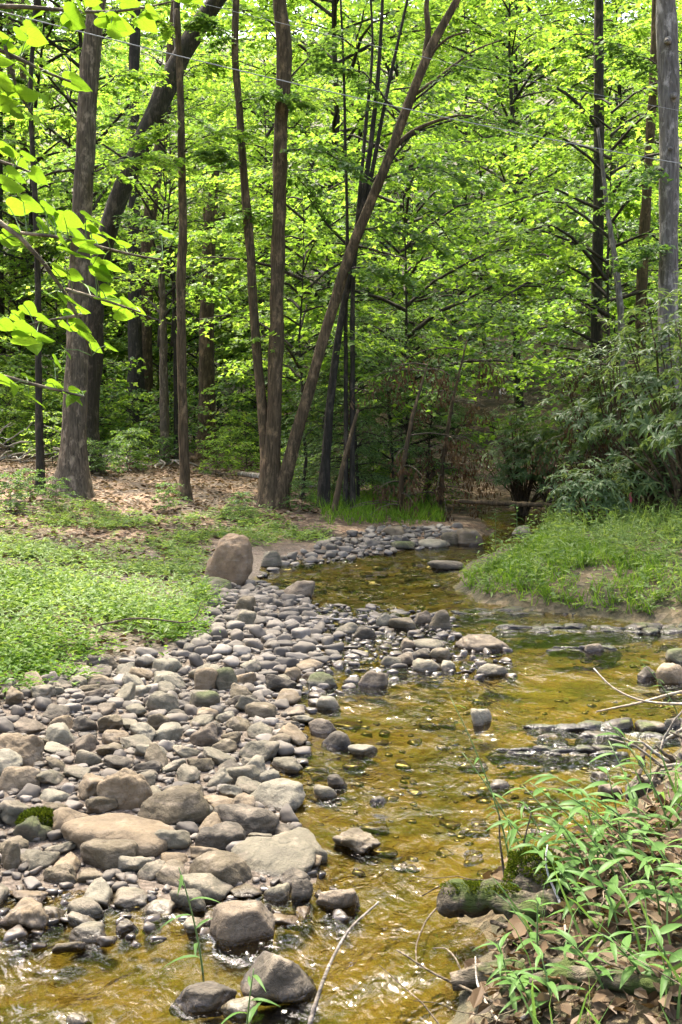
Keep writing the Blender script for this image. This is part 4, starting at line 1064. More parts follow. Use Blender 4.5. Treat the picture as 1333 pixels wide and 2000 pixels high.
def log_thing(name, lab, pts, rad, mat, cat='log', sides=12, lump=.14, seed=1):
    pts = np.array(pts, float); base = pts.mean(0); Q, Rr = smooth_poly(pts, rad, 34 if rad[0] > .02 else max(14, len(pts) * 3))
    if rad[0] > .03:
        e0 = unit(Q[0] - Q[1]); Q = np.vstack([Q[0] + e0 * Rr[0] * .28, Q[0] + e0 * Rr[0] * .2, Q]); Rr = np.concatenate([[Rr[0] * .55, Rr[0] * .86], Rr])
    mb = MB(); mb.tube(Q, Rr, sides, True, lump, seed)
    return tag(obj(name, mb.mesh(name, origin=base), mat, None, base), lab, cat)
def on(px, py, dz=0.0): 
    g = G(px, py); g[2] += dz; return g
log_thing('fallen_log', 'pale straight log lying across the far end of the stream', [At(895, 979, 20.6), At(960, 982, 20.5), At(1030, 985, 20.4), At(1115, 989, 20.2)], [.04, .05, .046, .034], M['bark_brown'], lump=.3)
log_thing('fallen_log', 'pale fallen log on the ground behind the triple-trunked tree', [on(468, 930, .06), on(520, 938, .06), on(570, 945, .07), on(622, 955, .05)], [.06, .1, .11, .09], M['log_grey'], seed=2)
a = on(1000, 1795, .06)
D1 = W0(905, 1790, .1)[1]
b0 = At(868, 1762, 4.22); b1 = At(905, 1754, 4.2); b2 = At(960, 1756, 4.17); b3 = At(1010, 1770, 4.12); b4 = on(1090, 1790, .03)
log_thing('mossy_log', 'rotten mossy log with a broken end poking over the water', [b0 + [0, 0, -.03], b0 * .5 + b1 * .5 + [0, 0, .012], b1, b1 * .4 + b2 * .6 + [0, 0, -.02], b2 + [0, 0, .02], b3, b4], [.036, .07, .052, .04, .05, .062, .05], M['log_moss'], lump=.5, seed=5, sides=18)
mb = MB(); r = np.random.default_rng(3); n = 3800
tt = r.uniform(.5, 2.8, n); Pm = np.column_stack([np.interp(tt, range(5), np.array([b0, b1, b2, b3, b4])[:, k]) for k in range(3)])
an = r.uniform(-.9, .9, n); o_ = np.column_stack([r.normal(0, .03, n), np.sin(an) * .05, np.cos(an) * .052]) * (.75 + .45 * vnoise2(tt * 7, an * 3, 4))[:, None]; Pm = Pm + o_
km = vnoise2(tt * 4 + 7, an * 2.2, 8) > .52; Pm, o_, n = Pm[km], o_[km], int(km.sum())
mb.leaves(Pm, unit(o_) + r.normal(0, .5, (n, 3)), r.normal(0, 1, (n, 3)), .011, .006, DIAM)
P2 = on(1045, 1765, .1); n2 = 3500; v2 = unit(r.normal(0, 1, (n2, 3))); v2[:, 2] = np.abs(v2[:, 2])
mb.leaves(P2 + v2 * np.array([.11, .1, .1]) * (.8 + .4 * vnoise3(v2 * 3 + 5, 3))[:, None], v2 + r.normal(0, .5, (n2, 3)), r.normal(0, 1, (n2, 3)), .013, .007, DIAM)
tag(obj('moss', mb.mesh('moss', smooth=False), M['moss']), 'bright yellow-green moss on the rotten log at right', 'moss', None, 'stuff')
V, f = rock(77, 5, 6, 9, .16); V = V * [.26, .22, .26]; mbs = MB(); mbs.add(V, f)
tag(obj('mossy_stump', mbs.mesh('stump'), M['log_moss'], None, on(1055, 1768, .04)), 'dark mossy stump behind the rotten log at right', 'stump')
log_thing('bare_log', 'bare brown log end poking from the bank below the mossy log', [At(882, 1918, 3.78), At(950, 1905, 3.78), At(1020, 1895, 3.76), on(1130, 1905, .0)], [.026, .038, .04, .036], M['log_moss'], lump=.3, seed=8)
log_thing('bank_log', 'brown branch half buried under litter at bottom right', [on(980, 1960, .03), on(1100, 1925, .03), on(1220, 1940, .03), on(1360, 1960, .02)], [.02, .03, .03, .02], M['log_moss'], seed=9)
# root mass on the right
g0 = G(1290, 1525)
t = thing('root_clump', 'tangled grey driftwood roots on the right bank above the dark boulder', 'roots', g0)
r = np.random.default_rng(12)
for k in range(22):
    o = np.array([r.uniform(-.12, .32), r.uniform(-.1, .25), r.uniform(-.02, .08)])
    dr = np.array([r.normal(-.3, .6), r.normal(-.1, .4), r.uniform(.1, .9)]); ln = r.uniform(.12, .34)
    q = o + np.outer(np.linspace(0, 1, 6), dr * ln) + np.cumsum(r.normal(0, .018, (6, 3)), 0)
    mb = MB(); mb.tube(q, np.linspace(r.uniform(.01, .024), .004, 6), 6, lump=.15); obj('root', mb.mesh('root'), M['log_grey'] if k % 3 else M['twig'], t)

# twigs
def twig(lab, pxs, mat='twig', r0=.006, name='twig'):
    pts = []
    for x, y, d in pxs:
        dg = G(x, y)[1]; pts.append(At(x, y, min(d, dg - .03) if dg > 2 else d))
    return log_thing(name, lab, pts, np.linspace(r0, r0 * .45, len(pts)), M[mat], 'twig', 6, .1)
twig('long pale curved twig rising from the bottom edge in front of the water', [(598, 2030, 3.1), (615, 1960, 3.15), (640, 1890, 3.25), (680, 1815, 3.45), (740, 1762, 3.75)], 'log_grey', .0075)
twig('thin dark twig arching out from the right bank in a loop', [(1020, 1770, 4.3), (960, 1735, 4.35), (890, 1740, 4.4), (835, 1790, 4.4), (810, 1850, 4.3), (815, 1885, 4.25)], 'twig', .006)
twig('thin dark twig running level over the mossy log', [(1150, 1725, 4.2), (1050, 1722, 4.3), (960, 1720, 4.4), (880, 1716, 4.4), (825, 1750, 4.4)], 'twig', .006)
twig('crooked white twig standing before the mossy stump', [(1108, 1830, 4.0), (1098, 1770, 4.05), (1075, 1720, 4.1), (1062, 1690, 4.1), (1070, 1650, 4.15)], 'twig_pale', .006)
twig('dark twig reaching left over the water below the bare log', [(1000, 1975, 3.7), (910, 1930, 3.75), (850, 1905, 3.8), (800, 1870, 3.8), (775, 1855, 3.85)], 'twig', .006)
twig('brown twig lying along the litter right of the mossy log', [(960, 1800, 4.1), (1060, 1830, 4.0), (1150, 1870, 3.9), (1250, 1900, 3.85)], 'twig', .009)
twig('pale twig slanting up through the litter at bottom right', [(1020, 1990, 3.55), (1090, 1930, 3.65), (1150, 1870, 3.75), (1190, 1820, 3.85)], 'twig_pale', .007)
twig('pale upright twig left of the litter near the bare log', [(985, 2010, 3.55), (950, 1960, 3.6), (930, 1920, 3.7), (929, 1868, 3.75)], 'twig_pale', .006)
twig('thin bare branch reaching over the water from the right edge', [(1400, 1345, 7.2), (1320, 1352, 7.2), (1255, 1372, 7.3), (1190, 1385, 7.4), (1165, 1390, 7.4)], 'twig_pale', .012)
twig('forked bare branch above the mossy ledge at right edge', [(1400, 1375, 7.0), (1310, 1375, 7.1), (1250, 1370, 7.2), (1195, 1345, 7.3), (1160, 1305, 7.4)], 'twig_pale', .010)
twig('driftwood stick resting against the mossy ledge at right edge', [(1400, 1390, 6.6), (1340, 1420, 6.6), (1290, 1452, 6.6)], 'log_grey', .02)
twig('curved dark stem bowed over the ferny bank edge', [(190, 1222, 8.7), (260, 1206, 8.7), (330, 1212, 8.7), (370, 1220, 8.7), (390, 1200, 8.7), (392, 1182, 8.7)], 'twig', .008)
twig('pale stick lying across the stones above the riffle', [on(560, 1208, .05), on(620, 1210, .05), on(700, 1212, .05)] and [(560, 1206, 10.8), (620, 1207, 10.8), (690, 1211, 10.75)], 'twig_pale', .014)
twig('slim stick wedged between the boulders above the flat boulder', [(205, 1578, 5.65), (235, 1575, 5.6), (262, 1562, 5.6), (275, 1545, 5.6)], 'twig_pale', .009)
twig('dry pale twig lying on the stones below the mid bar boulder', [(395, 1400, 7.4), (430, 1412, 7.3), (448, 1425, 7.2)], 'twig', .008)

twig('thin dark upright stem before the water left of the mossy stump', [(990, 1745, 4.35), (983, 1690, 4.35), (976, 1640, 4.35), (976, 1590, 4.35)], 'twig', .006)
twig('dark forked stem beside the mossy stump', [(1020, 1740, 4.3), (1018, 1690, 4.3), (1022, 1650, 4.3), (1038, 1588, 4.3)], 'twig', .006)
twig('slanting dark stem above the weeds at the water edge', [(1210, 1665, 4.6), (1180, 1630, 4.65), (1145, 1592, 4.7)], 'twig', .007)
twig('thin dark twig dipping to the water below the loop twig', [(905, 1905, 3.8), (890, 1870, 3.85), (870, 1850, 3.9), (845, 1852, 3.9)], 'twig', .004)
# brush pile, far left
gb = G(150, 905)
t = thing('brush_pile', 'tangled pile of grey sticks on the forest floor at far left', 'brush pile', gb)
r = np.random.default_rng(22); SM = []
for k in range(5):
    q = np.cumsum(np.vstack([[0, 0, 0], np.column_stack([np.full(7, .2), r.normal(0, .05, 7), r.normal(0, .04, 7)])]), 0); mb = MB(); mb.tube(q, np.linspace(.028, .008, 8), 5); me = mb.mesh('stick'); me.materials.append(M['log_grey' if k % 2 else 'twig_pale']); SM.append(me)
for k in range(90):
    x = r.uniform(-3.2, 2.6); y = r.uniform(-1, 1.6); zz = hz1(gb[0] + x, gb[1] + y) - gb[2] + r.uniform(.02, .5 if x < .5 else .25)
    o = obj('stick', SM[k % 5], None, t, (x, y, zz)); o.rotation_euler = (r.normal(0, .3), r.normal(0, .3), r.uniform(0, 6.28)); o.scale = (r.uniform(.6, 1.3),) * 3

# ------------------------------------------------------------------ ground cover
def sample_region(poly, n, r, lo, hi, minsd=.05):
    c = r.uniform(lo, hi, (n, 2)); z = height(c[:, 0], c[:, 1]); u, v_ = project(c[:, 0], c[:, 1], z)
    k = in_poly(u, v_, poly) & (sdist(c[:, 0], c[:, 1]) > minsd)
    return np.column_stack([c, z])[k], u[k], v_[k]
def cover(name, lab, base, r, hgt, k, ll, lw, tm, mat, up=.25):
    n = len(base); mb = MB()
    h = hgt * r.uniform(.5, 1.2, n) * (0.6 + .8 * vnoise2(base[:, 0] * 1.4, base[:, 1] * 1.4, 6)); lean = r.normal(0, .25, (n, 2))
    s = (np.arange(k)[None] + r.uniform(.2, 1, (n, k))) / k
    P = base[:, None] + np.stack([lean[:, 0:1] * s * h[:, None], lean[:, 1:2] * s * h[:, None], s * h[:, None]], -1)
    a = np.arange(k)[None] * 2.4 + r.uniform(0, 6.28, (n, 1)) + r.normal(0, .3, (n, k))
    D = np.stack([np.cos(a), np.sin(a), r.normal(up, .3, (n, k))], -1)
    N = np.stack([r.normal(0, .35, (n, k)), r.normal(0, .35, (n, k)), np.ones((n, k))], -1)
    L = ll * r.uniform(.6, 1.3, n * k) * (1.15 - .5 * s.ravel())
    mb.leaves(P.reshape(-1, 3), D.reshape(-1, 3), N.reshape(-1, 3), L, L * lw, tm)
    tag(obj(name, mb.mesh(name, smooth=False), M[mat]), lab, 'ground cover', None, 'stuff')
LEFT_PX = [(-250, 955), (60, 975), (150, 985), (330, 1015), (480, 990), (640, 1012), (640, 1058), (560, 1072), (500, 1070), (410, 1065), (398, 1140), (412, 1190), (372, 1235), (330, 1268), (200, 1285), (100, 1315), (-250, 1340)]
r = np.random.default_rng(61)
b_, u, v_ = sample_region(LEFT_PX, 52000, r, (-7.5, 6.5), (0.5, 22))
wob = fbm2(b_[:, 0] * 2.2, b_[:, 1] * 2.2, 51, 3); kk = in_poly(u + 130 * wob, v_ + 90 * wob + 14 * r.normal(0, 1, len(u)), LEFT_PX); b_, u, v_ = b_[kk], u[kk], v_[kk]
near = b_[:, 1] < 11.5
dens = np.where(near, .95, .5) * np.where(fbm2(b_[:, 0] * .8, b_[:, 1] * .8, 33, 3) > (-.12 if False else -.1) + np.where(near, -.12, .05), 1, .12)
kp = r.random(len(b_)) < dens
b_, near = b_[kp], near[kp]
def fronds(name, lab, base, r, ln, k, ll, lw, mat):
    n = len(base); a = r.uniform(0, 6.28, n); L = ln * r.uniform(.5, 1.25, n) * (.55 + .9 * vnoise2(base[:, 0] * 1.7, base[:, 1] * 1.7, 6))
    el = r.uniform(.5, 1.35, n); t_ = (np.arange(k)[None] // 2 * 2 + 1.5) / k * np.ones((n, 1))
    hd = np.column_stack([np.cos(a), np.sin(a)])
    hor = L[:, None] * np.cos(el)[:, None] * t_ * (1 + .4 * t_); ver = L[:, None] * (np.sin(el)[:, None] * t_ - .35 * t_ ** 2)
    P = base[:, None] + np.concatenate([hd[:, None] * hor[..., None], ver[..., None]], -1)
    sg = np.where(np.arange(k) % 2, 1, -1)[None] * np.ones((n, 1))
    fw = np.concatenate([hd, np.zeros((n, 1))], 1)[:, None]; sd_ = np.column_stack([-hd[:, 1], hd[:, 0], np.zeros(n)])[:, None]
    D = fw * .45 + sd_ * sg[..., None] + np.stack([np.zeros((n, k)), np.zeros((n, k)), r.normal(.05, .25, (n, k))], -1)
    N = np.stack([r.normal(0, .3, (n, k)), r.normal(0, .3, (n, k)), np.ones((n, k))], -1) - fw * .25
    LL = (ll * np.sin(pi * (.18 + .75 * t_)) * r.uniform(.7, 1.3, (n, k))).ravel()
    mb = MB(); mb.leaves(P.reshape(-1, 3), D.reshape(-1, 3), N.reshape(-1, 3), LL, LL * lw, DIAM)
    tag(obj(name, mb.mesh(name, smooth=False), M[mat]), lab, 'ground cover', None, 'stuff')
pk = fbm2(b_[:, 0] * 1.6, b_[:, 1] * 1.6, 88, 3) + r.normal(0, .07, len(b_)) > -.06; nb_, fb_ = b_[near & pk], b_[~near & pk]
fronds('ground_cover', 'feathery bright green plants covering the left bank', nb_[:6500], r, .34, 12, .052, .38, 'cover')
GRASS_LATER = nb_[6500:9500]
fronds('ground_cover', 'patchy low green plants between left bank and trees', fb_[:4300], r, .27, 10, .07, .45, 'cover_cool')
cover('ground_cover', 'scattered broader leaves among the feathery left bank plants', b_[near][:1100], r, .42, 8, .085, .3, LANCE, 'cover_cool')
RIGHT_PX = [(1080, 985), (1250, 960), (1600, 940), (1600, 1230), (1400, 1225), (1290, 1205), (1050, 1185), (925, 1165), (900, 1125), (985, 1095), (1050, 1060)]
b_, u, v_ = sample_region(RIGHT_PX, 30000, r, (1, 10), (9, 20), .03)
kk = fbm2(b_[:, 0] * 1.5, b_[:, 1] * 1.5, 64, 3) + r.normal(0, .05, len(b_)) > -.2; b_, u, v_ = b_[kk], u[kk], v_[kk]
cover('ground_cover', 'pale leafy plants covering the right bank by the bend', b_[:1150], r, .34, 9, .12, .26, LANCE, 'cover_cool')
fronds('ground_cover', 'fine low green plants under the right bank leaves', b_[3200:5900], r, .24, 10, .065, .42, 'cover_cool')
def grass(name, lab, base, r, hgt, mat, k=3):
    n = len(base) * k; B = np.repeat(base, k, 0) + np.column_stack([r.normal(0, .02, (n, 2)), np.zeros(n)])
    D = np.column_stack([r.normal(0, .45, (n, 2)), np.ones(n)]); N = np.column_stack([r.normal(0, 1, (n, 2)), r.normal(.4, .2, n)])
    mb = MB(); mb.leaves(B, D, N, hgt * r.uniform(.5, 1.3, n), .011 * r.uniform(.7, 1.4, n), BLADE)
    tag(obj(name, mb.mesh(name, smooth=False), M[mat]), lab, 'grass', None, 'stuff')
spit = in_poly(u, v_, [(895, 1110), (1000, 1060), (1100, 1050), (1300, 1110), (1300, 1215), (1050, 1195), (920, 1170)])
grass('grass', 'light green grass on the spit beside the bend', b_[spit][:900], r, .17, 'cover')
grass('grass', 'wispy light grass blades among the left bank plants', GRASS_LATER, r, .46, 'cover', 2)
eb, eu, ev = sample_region([(-150, 1300), (150, 1275), (330, 1240), (400, 1150), (440, 1160), (430, 1220), (340, 1300), (180, 1340), (-150, 1390)], 9000, r, (-4.5, 7), (0, 14))
cover('ground_cover', 'sparse leafy sprigs between the stones along the left bank edge', eb[fbm2(eb[:, 0] * 2.5, eb[:, 1] * 2.5, 14, 2) > .02][:420], r, .2, 7, .07, .35, LANCE, 'cover')
grass('grass', 'wispy pale grass blades on the right bank', b_[~spit][:900], r, .4, 'cover_cool', 2)
b_, u, v_ = sample_region([(600, 975), (700, 965), (850, 985), (870, 1020), (760, 1030), (640, 1025)], 6000, r, (-1, 12), (3, 24))
grass('grass', 'bright grass tuft at the foot of the bank saplings', b_[:900], r, .3, 'cover')
# forest-floor shrubs
for i in range(60):
    if i >= 34: y = r.uniform(31, 43); x = r.uniform(-.33 * y, -.02 * y)
    elif i < 22: x, y = r.uniform(-9, -.5), r.uniform(21, 37)
    else: x, y = r.uniform(-1.2, 3.2), r.uniform(20, 26)
    pxs = project(x, y, 0)[0]
    if pxs > 870: continue
    cn = min(COLS, key=lambda c: abs(c[0] - pxs)); ck = ('s', cn[1], pxs > cn[0]); rows[ck] = rows.get(ck, 0) + 1
    put(K_shrub2 if i % 3 else K_shrub, 'forest_shrub', f'low leafy shrub {"right" if pxs > cn[0] else "left"} of the {cn[1]}' + ('' if rows[ck] == 1 else f', {ORD[rows[ck] - 1]} one'), 'shrub', x, y, r.uniform(0, 6), r.uniform(.5, 1.0) * (.95 if i < 22 else .9 if i < 34 else 2.2), 'shrubs on the left forest floor' if i < 22 or i >= 34 else 'shrubs behind the far bar')
for (px, py, s, k) in [(60, 980, .45, 0), (20, 1000, .5, 0), (110, 990, .4, 0), (330, 1000, .4, 0), (590, 1000, .45, 0), (470, 1020, .4, 0)]:
    g = G(px, py); put(K_shrub, 'seedling', 'small leafy seedling on the upper bank ' + {60: 'below the thin left sapling', 20: 'at the left photo edge', 110: 'at the foot of the shaggy trunk', 330: 'at the foot of the slim brown trunk', 590: 'right of the triple trunk base', 470: 'left of the triple trunk base'}[px], 'seedling', g[0], g[1], px, s, 'seedlings on the left bank')
# leaf litter on the forest floor
b_, u, v_ = sample_region([(-200, 880), (620, 900), (640, 1000), (420, 1080), (390, 1230), (200, 1320), (-200, 1350)], 46000, r, (-9, 7), (1, 34))
n = min(len(b_), 11000); mb = MB(); a = r.uniform(0, 6.28, n)
mb.leaves(b_[:n] + [0, 0, .015], np.column_stack([np.cos(a), np.sin(a), r.normal(.1, .2, n)]), np.column_stack([r.normal(0, .4, (n, 2)), np.ones(n)]), .11 * r.uniform(.6, 1.2, n), .07, OVAL)
tag(obj('leaf_litter', mb.mesh('leaf_litter', smooth=False), M['litter']), 'dry brown leaf litter on the forest floor at left', 'leaf litter', None, 'stuff')

# ------------------------------------------------------------------ right foreground bank: litter, fallen leaves, weeds
BANK_PX = [(915, 1760), (1000, 1700), (1110, 1660), (1240, 1590), (1333, 1540), (2300, 1380), (2600, 2400), (880, 2400), (915, 1990), (930, 1900), (985, 1850)]
b_, u, v_ = sample_region(BANK_PX, 20000, r, (.2, 2.2), (3.4, 7), .06)
n = min(len(b_), 5200); a = r.uniform(0, 6.28, n); mb = MB(); L = .065 * r.uniform(.5, 1.3, n)
mb.leaves(b_[:n] + np.column_stack([np.zeros((n, 2)), r.uniform(.005, .05, n)]), np.column_stack([np.cos(a), np.sin(a), r.normal(.1, .35, n)]), np.column_stack([r.normal(0, .6, (n, 2)), np.ones(n)]), L, L * .55, OVAL)
tag(obj('leaf_litter', mb.mesh('leaf_litter', smooth=False), M['litter']), 'dry brown leaf litter over the right foreground bank', 'leaf litter', None, 'stuff')
FLV = []
for k in range(4):
    mb = MB(); th = np.linspace(0, 1, 9); wv = np.sin(pi * th ** .8) * .5 * (1 + .18 * np.sin(th * 19 + k))
    c = np.column_stack([th, np.zeros(9), .12 * np.sin(th * 3 + k)]); l_ = c + np.column_stack([np.zeros(9), wv * .62, .16 * wv + .05 * np.sin(th * 9 + k)]); rr_ = c - np.column_stack([np.zeros(9), wv * .62, -.2 * wv])
    V = np.vstack([c, l_, rr_]); Q = []
    for j in range(8): Q += [(j, j + 1, 9 + j + 1, 9 + j), (j, 18 + j, 18 + j + 1, j + 1)]
    mb.add(V, None, Q); me = mb.mesh('fallen_leaf'); me.materials.append(M['litter']); FLV.append(me)
sel = b_[(u > 950) & (u < 1333) & (v_ < 1990)]
for k in range(70):
    p = sel[int(r.integers(0, len(sel)))]
    o = obj('fallen_leaf', FLV[k % 4], None, None, p + [0, 0, .035 + r.uniform(0, .03)]); o.scale = (r.uniform(.055, .11),) * 3; o.rotation_euler = (r.normal(0, .5), r.normal(0, .5), r.uniform(0, 6.28))
    tag(o, 'curled dry brown leaf lying in the litter of the right foreground bank', 'leaf', 'fallen leaves on the right bank')
mb = MB()
for k in range(110):
    p = b_[int(r.integers(0, len(b_)))]; a = r.uniform(0, 6.28); ln = r.uniform(.12, .5); q = np.linspace(0, 1, 6)[:, None]
    pts = p + [0, 0, .02 + r.uniform(0, .05)] + q * np.array([cos(a), sin(a), r.normal(.12, .18)]) * ln + np.cumsum(r.normal(0, .012, (6, 3)), 0)
    mb.tube(pts, np.linspace(r.uniform(.002, .005), .0012, 6), 4, False)
tag(obj('fallen_twigs', mb.mesh('fallen_twigs'), M['twig']), 'thin dry twigs strewn through the litter of the right foreground bank', 'twigs', None, 'stuff')
# weeds: stem + each leaf a part
WL = []
for k in range(3):
    mb = MB(); th = np.linspace(0, 1, 8); wv = (np.sin(pi * th ** .7) ** .9) * .5 * [.2, .15, .25][k]
    c = np.column_stack([th, np.zeros(8), .12 * th - [.4, .55, .3][k] * th ** 2]); l_ = c + np.column_stack([-.03 * wv, wv, .35 * wv]); rr_ = c + np.column_stack([-.03 * wv, -wv, .35 * wv])
    V = np.vstack([c, l_, rr_]); Q = []
    for j in range(7): Q += [(j, j + 1, 8 + j + 1, 8 + j), (j, 16 + j, 16 + j + 1, j + 1)]
    mb.add(V, None, Q); me = mb.mesh('leaf'); me.materials.append(M['weed']); WL.append(me)
from mathutils import Matrix, Vector
def orient(o, D, N, s):
    D = Vector(D).normalized(); N = Vector(N); S = N.cross(D).normalized(); U = D.cross(S)
    m = Matrix((D, S, U)).transposed().to_4x4()
    o.matrix_basis = Matrix.Translation(o.location) @ m @ Matrix.Diagonal((s, s, s, 1))
def weed(g, H, nl, ll, lab, r, lean=(0, 0), cat='plant', group='leafy weeds on the right bank', kind_=None):
    t = thing('leafy_weed', lab, cat, g, group)
    th = np.linspace(0, 1, 9); c = np.column_stack([lean[0] * th ** 1.5 * H, lean[1] * th ** 1.5 * H, H * th - .12 * H * th ** 2 * np.hypot(*lean)])
    mb = MB(); mb.tube(np.vstack([c[0] - [0, 0, .05], c]), np.linspace(.005, .0018, 10), 5); obj('stem', mb.mesh('stem'), M['stem_green'], t)
    a0 = r.uniform(0, 6)
    for k in range(nl):
        s = .22 + .78 * (k + .5) / nl; p = np.array([np.interp(s, th, c[:, q]) for q in range(3)])
        a = a0 + k * 2.4 + r.normal(0, .3)
        o = obj('leaf', WL[int(r.integers(0, 3)) if kind_ is None else kind_], None, t, p)
        orient(o, (cos(a), sin(a), r.uniform(-.1, .55)), (r.normal(0, .2), r.normal(0, .2), 1), ll * r.uniform(.7, 1.2) * (1.1 - .4 * s))
WD = [(1060, 1735, .32), (1085, 1720, .34), (1130, 1700, .33), (1170, 1700, .36), (1215, 1670, .36), (1260, 1650, .4), (1310, 1640, .42), (1340, 1600, .4), (1110, 1760, .34), (1160, 1755, .34), (1210, 1740, .34),
      (1265, 1720, .36), (1320, 1720, .36), (1140, 1820, .26), (1210, 1830, .26), (1290, 1810, .3), (1340, 1830, .34), (1050, 1880, .2), (1000, 1960, .18), (1080, 1980, .18), (1180, 1940, .2), (1260, 1930, .22), (1320, 1960, .28), (1040, 1990, .15), (1340, 1760, .36)]
def wn(px, py): return 'beside the mossy stump' if px < 1130 and py < 1780 else 'on the foreground bank crest' if py < 1760 else 'at the right photo edge' if px > 1300 else 'in bottom right litter'
for k, (px, py, H) in enumerate(WD):
    g = G(px, py)
    near_ = wn(px, py)
    weed(g, H * r.uniform(.8, 1.25), int(r.integers(9, 15)), .15 if py < 1850 else .115, f'{["pale green lance-leaved weed", "pale green weed with arching stem"][k % 2]} growing {near_}, {ORD[sum(1 for q in WD[:k] if wn(*q[:2]) == near_)]} from the water', r, (r.normal(-.45, .3), r.normal(-.1, .3)), group=f'weeds {near_}')
for (px, py, H, ln, lab) in [(1000, 1720, .75, (-.32, .1), 'tall thin weed arching over the water with few narrow leaves'),
                             (1030, 1715, .5, (-.5, .2), 'shorter thin weed leaning over the water beside the tall one'),
                             (1330, 1420, .5, (-.6, -.1), 'wispy green weed hanging over the mossy ledge at right')]:
    weed(G(px, py), H, 8, .085, lab, r, ln, group=None, kind_=1)
g = G(400, 1900); g[2] = hz1(g[0], g[1])
weed(np.array([g[0], g[1], g[2]]), .52, 7, .12, 'bright green narrow-leaved sprig standing in the shallow water at left', r, (-.15, -.2), group=None, kind_=1)
g = G(480, 1995); g[2] = hz1(g[0], g[1])
weed(g, .3, 5, .13, 'bright green narrow-leaved sprig beside the pointed dark stone', r, (.1, -.1), group=None, kind_=1)
g = G(385, 1225)
weed(g, .3, 7, .13, 'broad-leaved green plant at the corner of the ferny bank', r, (.1, -.3), group=None)
g = G(965, 1070); weed(np.array([g[0], g[1], 0.0]) + [0, -.2, .02], .62, 12, .16, 'tall leafy plant at the tip of the grassy spit', r, (0, 0), group=None)
g = G(1010, 1075); weed(g, .6, 12, .16, 'tall leafy plant behind the tip of the grassy spit', r, (0, 0), group=None)
b_, u, v_ = sample_region(BANK_PX, 3000, r, (.2, 2.2), (3.4, 7), .06)
grass('grass', 'thin grass blades over the right foreground bank', b_[(u > 1000)][:260], r, .24, 'weed', 2)

# ------------------------------------------------------------------ redbud branch hanging in from the left
def heart():
    th = np.linspace(-pi, pi, 21)
    pts = []
    out = [(0, .0), (-.08, .16), (-.09, .32), (0, .46), (.16, .52), (.34, .5), (.52, .42), (.7, .28), (.86, .12), (1.0, 0)]
    mb = MB(); n = len(out); o = np.array(out)
    wv = lambda x, y: .10 * y * y * 4 * .35 - .16 * x * x + .02 * np.sin(9 * x)
    mid = np.column_stack([np.clip(o[:, 0], 0, 1), np.zeros(n)])
    mid[:, 0] = np.linspace(0, 1, n)
    def V3(a): return np.column_stack([a[:, 0], a[:, 1], wv(a[:, 0], a[:, 1])])
    inn = np.column_stack([(o[:, 0] + mid[:, 0]) / 2, o[:, 1] * .5]); neg = np.array([1, -1])
    V = np.vstack([V3(mid) - [0, 0, .02], V3(inn), V3(o), V3(inn * neg), V3(o * neg)]); Q = []
    for j in range(n - 1):
        Q += [(j, j + 1, n + j + 1, n + j), (n + j, n + j + 1, 2 * n + j + 1, 2 * n + j), (j + 1, j, 3 * n + j, 3 * n + j + 1), (3 * n + j + 1, 3 * n + j, 4 * n + j, 4 * n + j + 1)]
    mb.add(V, None, Q); return mb.mesh('leaf')
t_ = M['redbud'].node_tree; oc = t_.nodes.new('ShaderNodeTexCoord').outputs['Object']; sx = nd(t_, 'ShaderNodeSeparateXYZ', {0: oc}); ay = math_(t_, 'ABSOLUTE', sx.outputs[1])
ph = math_(t_, 'FRACT', math_(t_, 'MULTIPLY', math_(t_, 'SUBTRACT', sx.outputs[0], math_(t_, 'MULTIPLY', ay, .75)), 6.0))
vein = math_(t_, 'MAXIMUM', math_(t_, 'LESS_THAN', math_(t_, 'ABSOLUTE', math_(t_, 'SUBTRACT', ph, .5)), .045), math_(t_, 'LESS_THAN', ay, .012))
blot = noise(t_, oc, 5, 4)
for n_ in [n for n in t_.nodes if n.type in ('BSDF_DIFFUSE', 'BSDF_TRANSLUCENT')]:
    src = n_.inputs['Color'].links[0].from_socket
    c_ = mixc(t_, math_(t_, 'MULTIPLY', vein, .45), mixc(t_, math_(t_, 'MULTIPLY', blot, .5), src, mixc(t_, 1.0, src, (.6, .72, .6), 'MULTIPLY')), mixc(t_, 1.0, src, (.55, .65, .4), 'MULTIPLY'))
    t_.links.new(c_, n_.inputs['Color'])
HEART = heart(); HEART.materials.append(M['redbud'])
RB_TW = [[(-60, 395, 3.2), (0, 412, 3.2), (45, 462, 3.22), (90, 515, 3.24), (130, 565, 3.26), (160, 615, 3.28), (172, 660, 3.3), (180, 695, 3.3)],
         [(42, 455, 3.22), (110, 462, 3.18), (180, 478, 3.15), (260, 498, 3.1), (318, 508, 3.1)],
         [(130, 565, 3.26), (200, 585, 3.22), (275, 610, 3.2)],
         [(160, 615, 3.28), (100, 625, 3.3), (30, 640, 3.35)],
         [(-60, 5, 3.3), (40, 12, 3.3), (120, 18, 3.3), (200, 32, 3.25), (270, 22, 3.2), (350, 0, 3.2)],
         [(-60, 60, 3.1), (10, 90, 3.1), (60, 140, 3.12), (120, 158, 3.15), (160, 168, 3.18)],
         [(10, 90, 3.1), (35, 180, 3.12), (65, 225, 3.15)],
         [(-60, 290, 3.25), (20, 318, 3.25), (80, 345, 3.22)],
         [(-60, 705, 3.3), (0, 738, 3.3), (60, 752, 3.28), (120, 758, 3.26), (165, 775, 3.25)]]
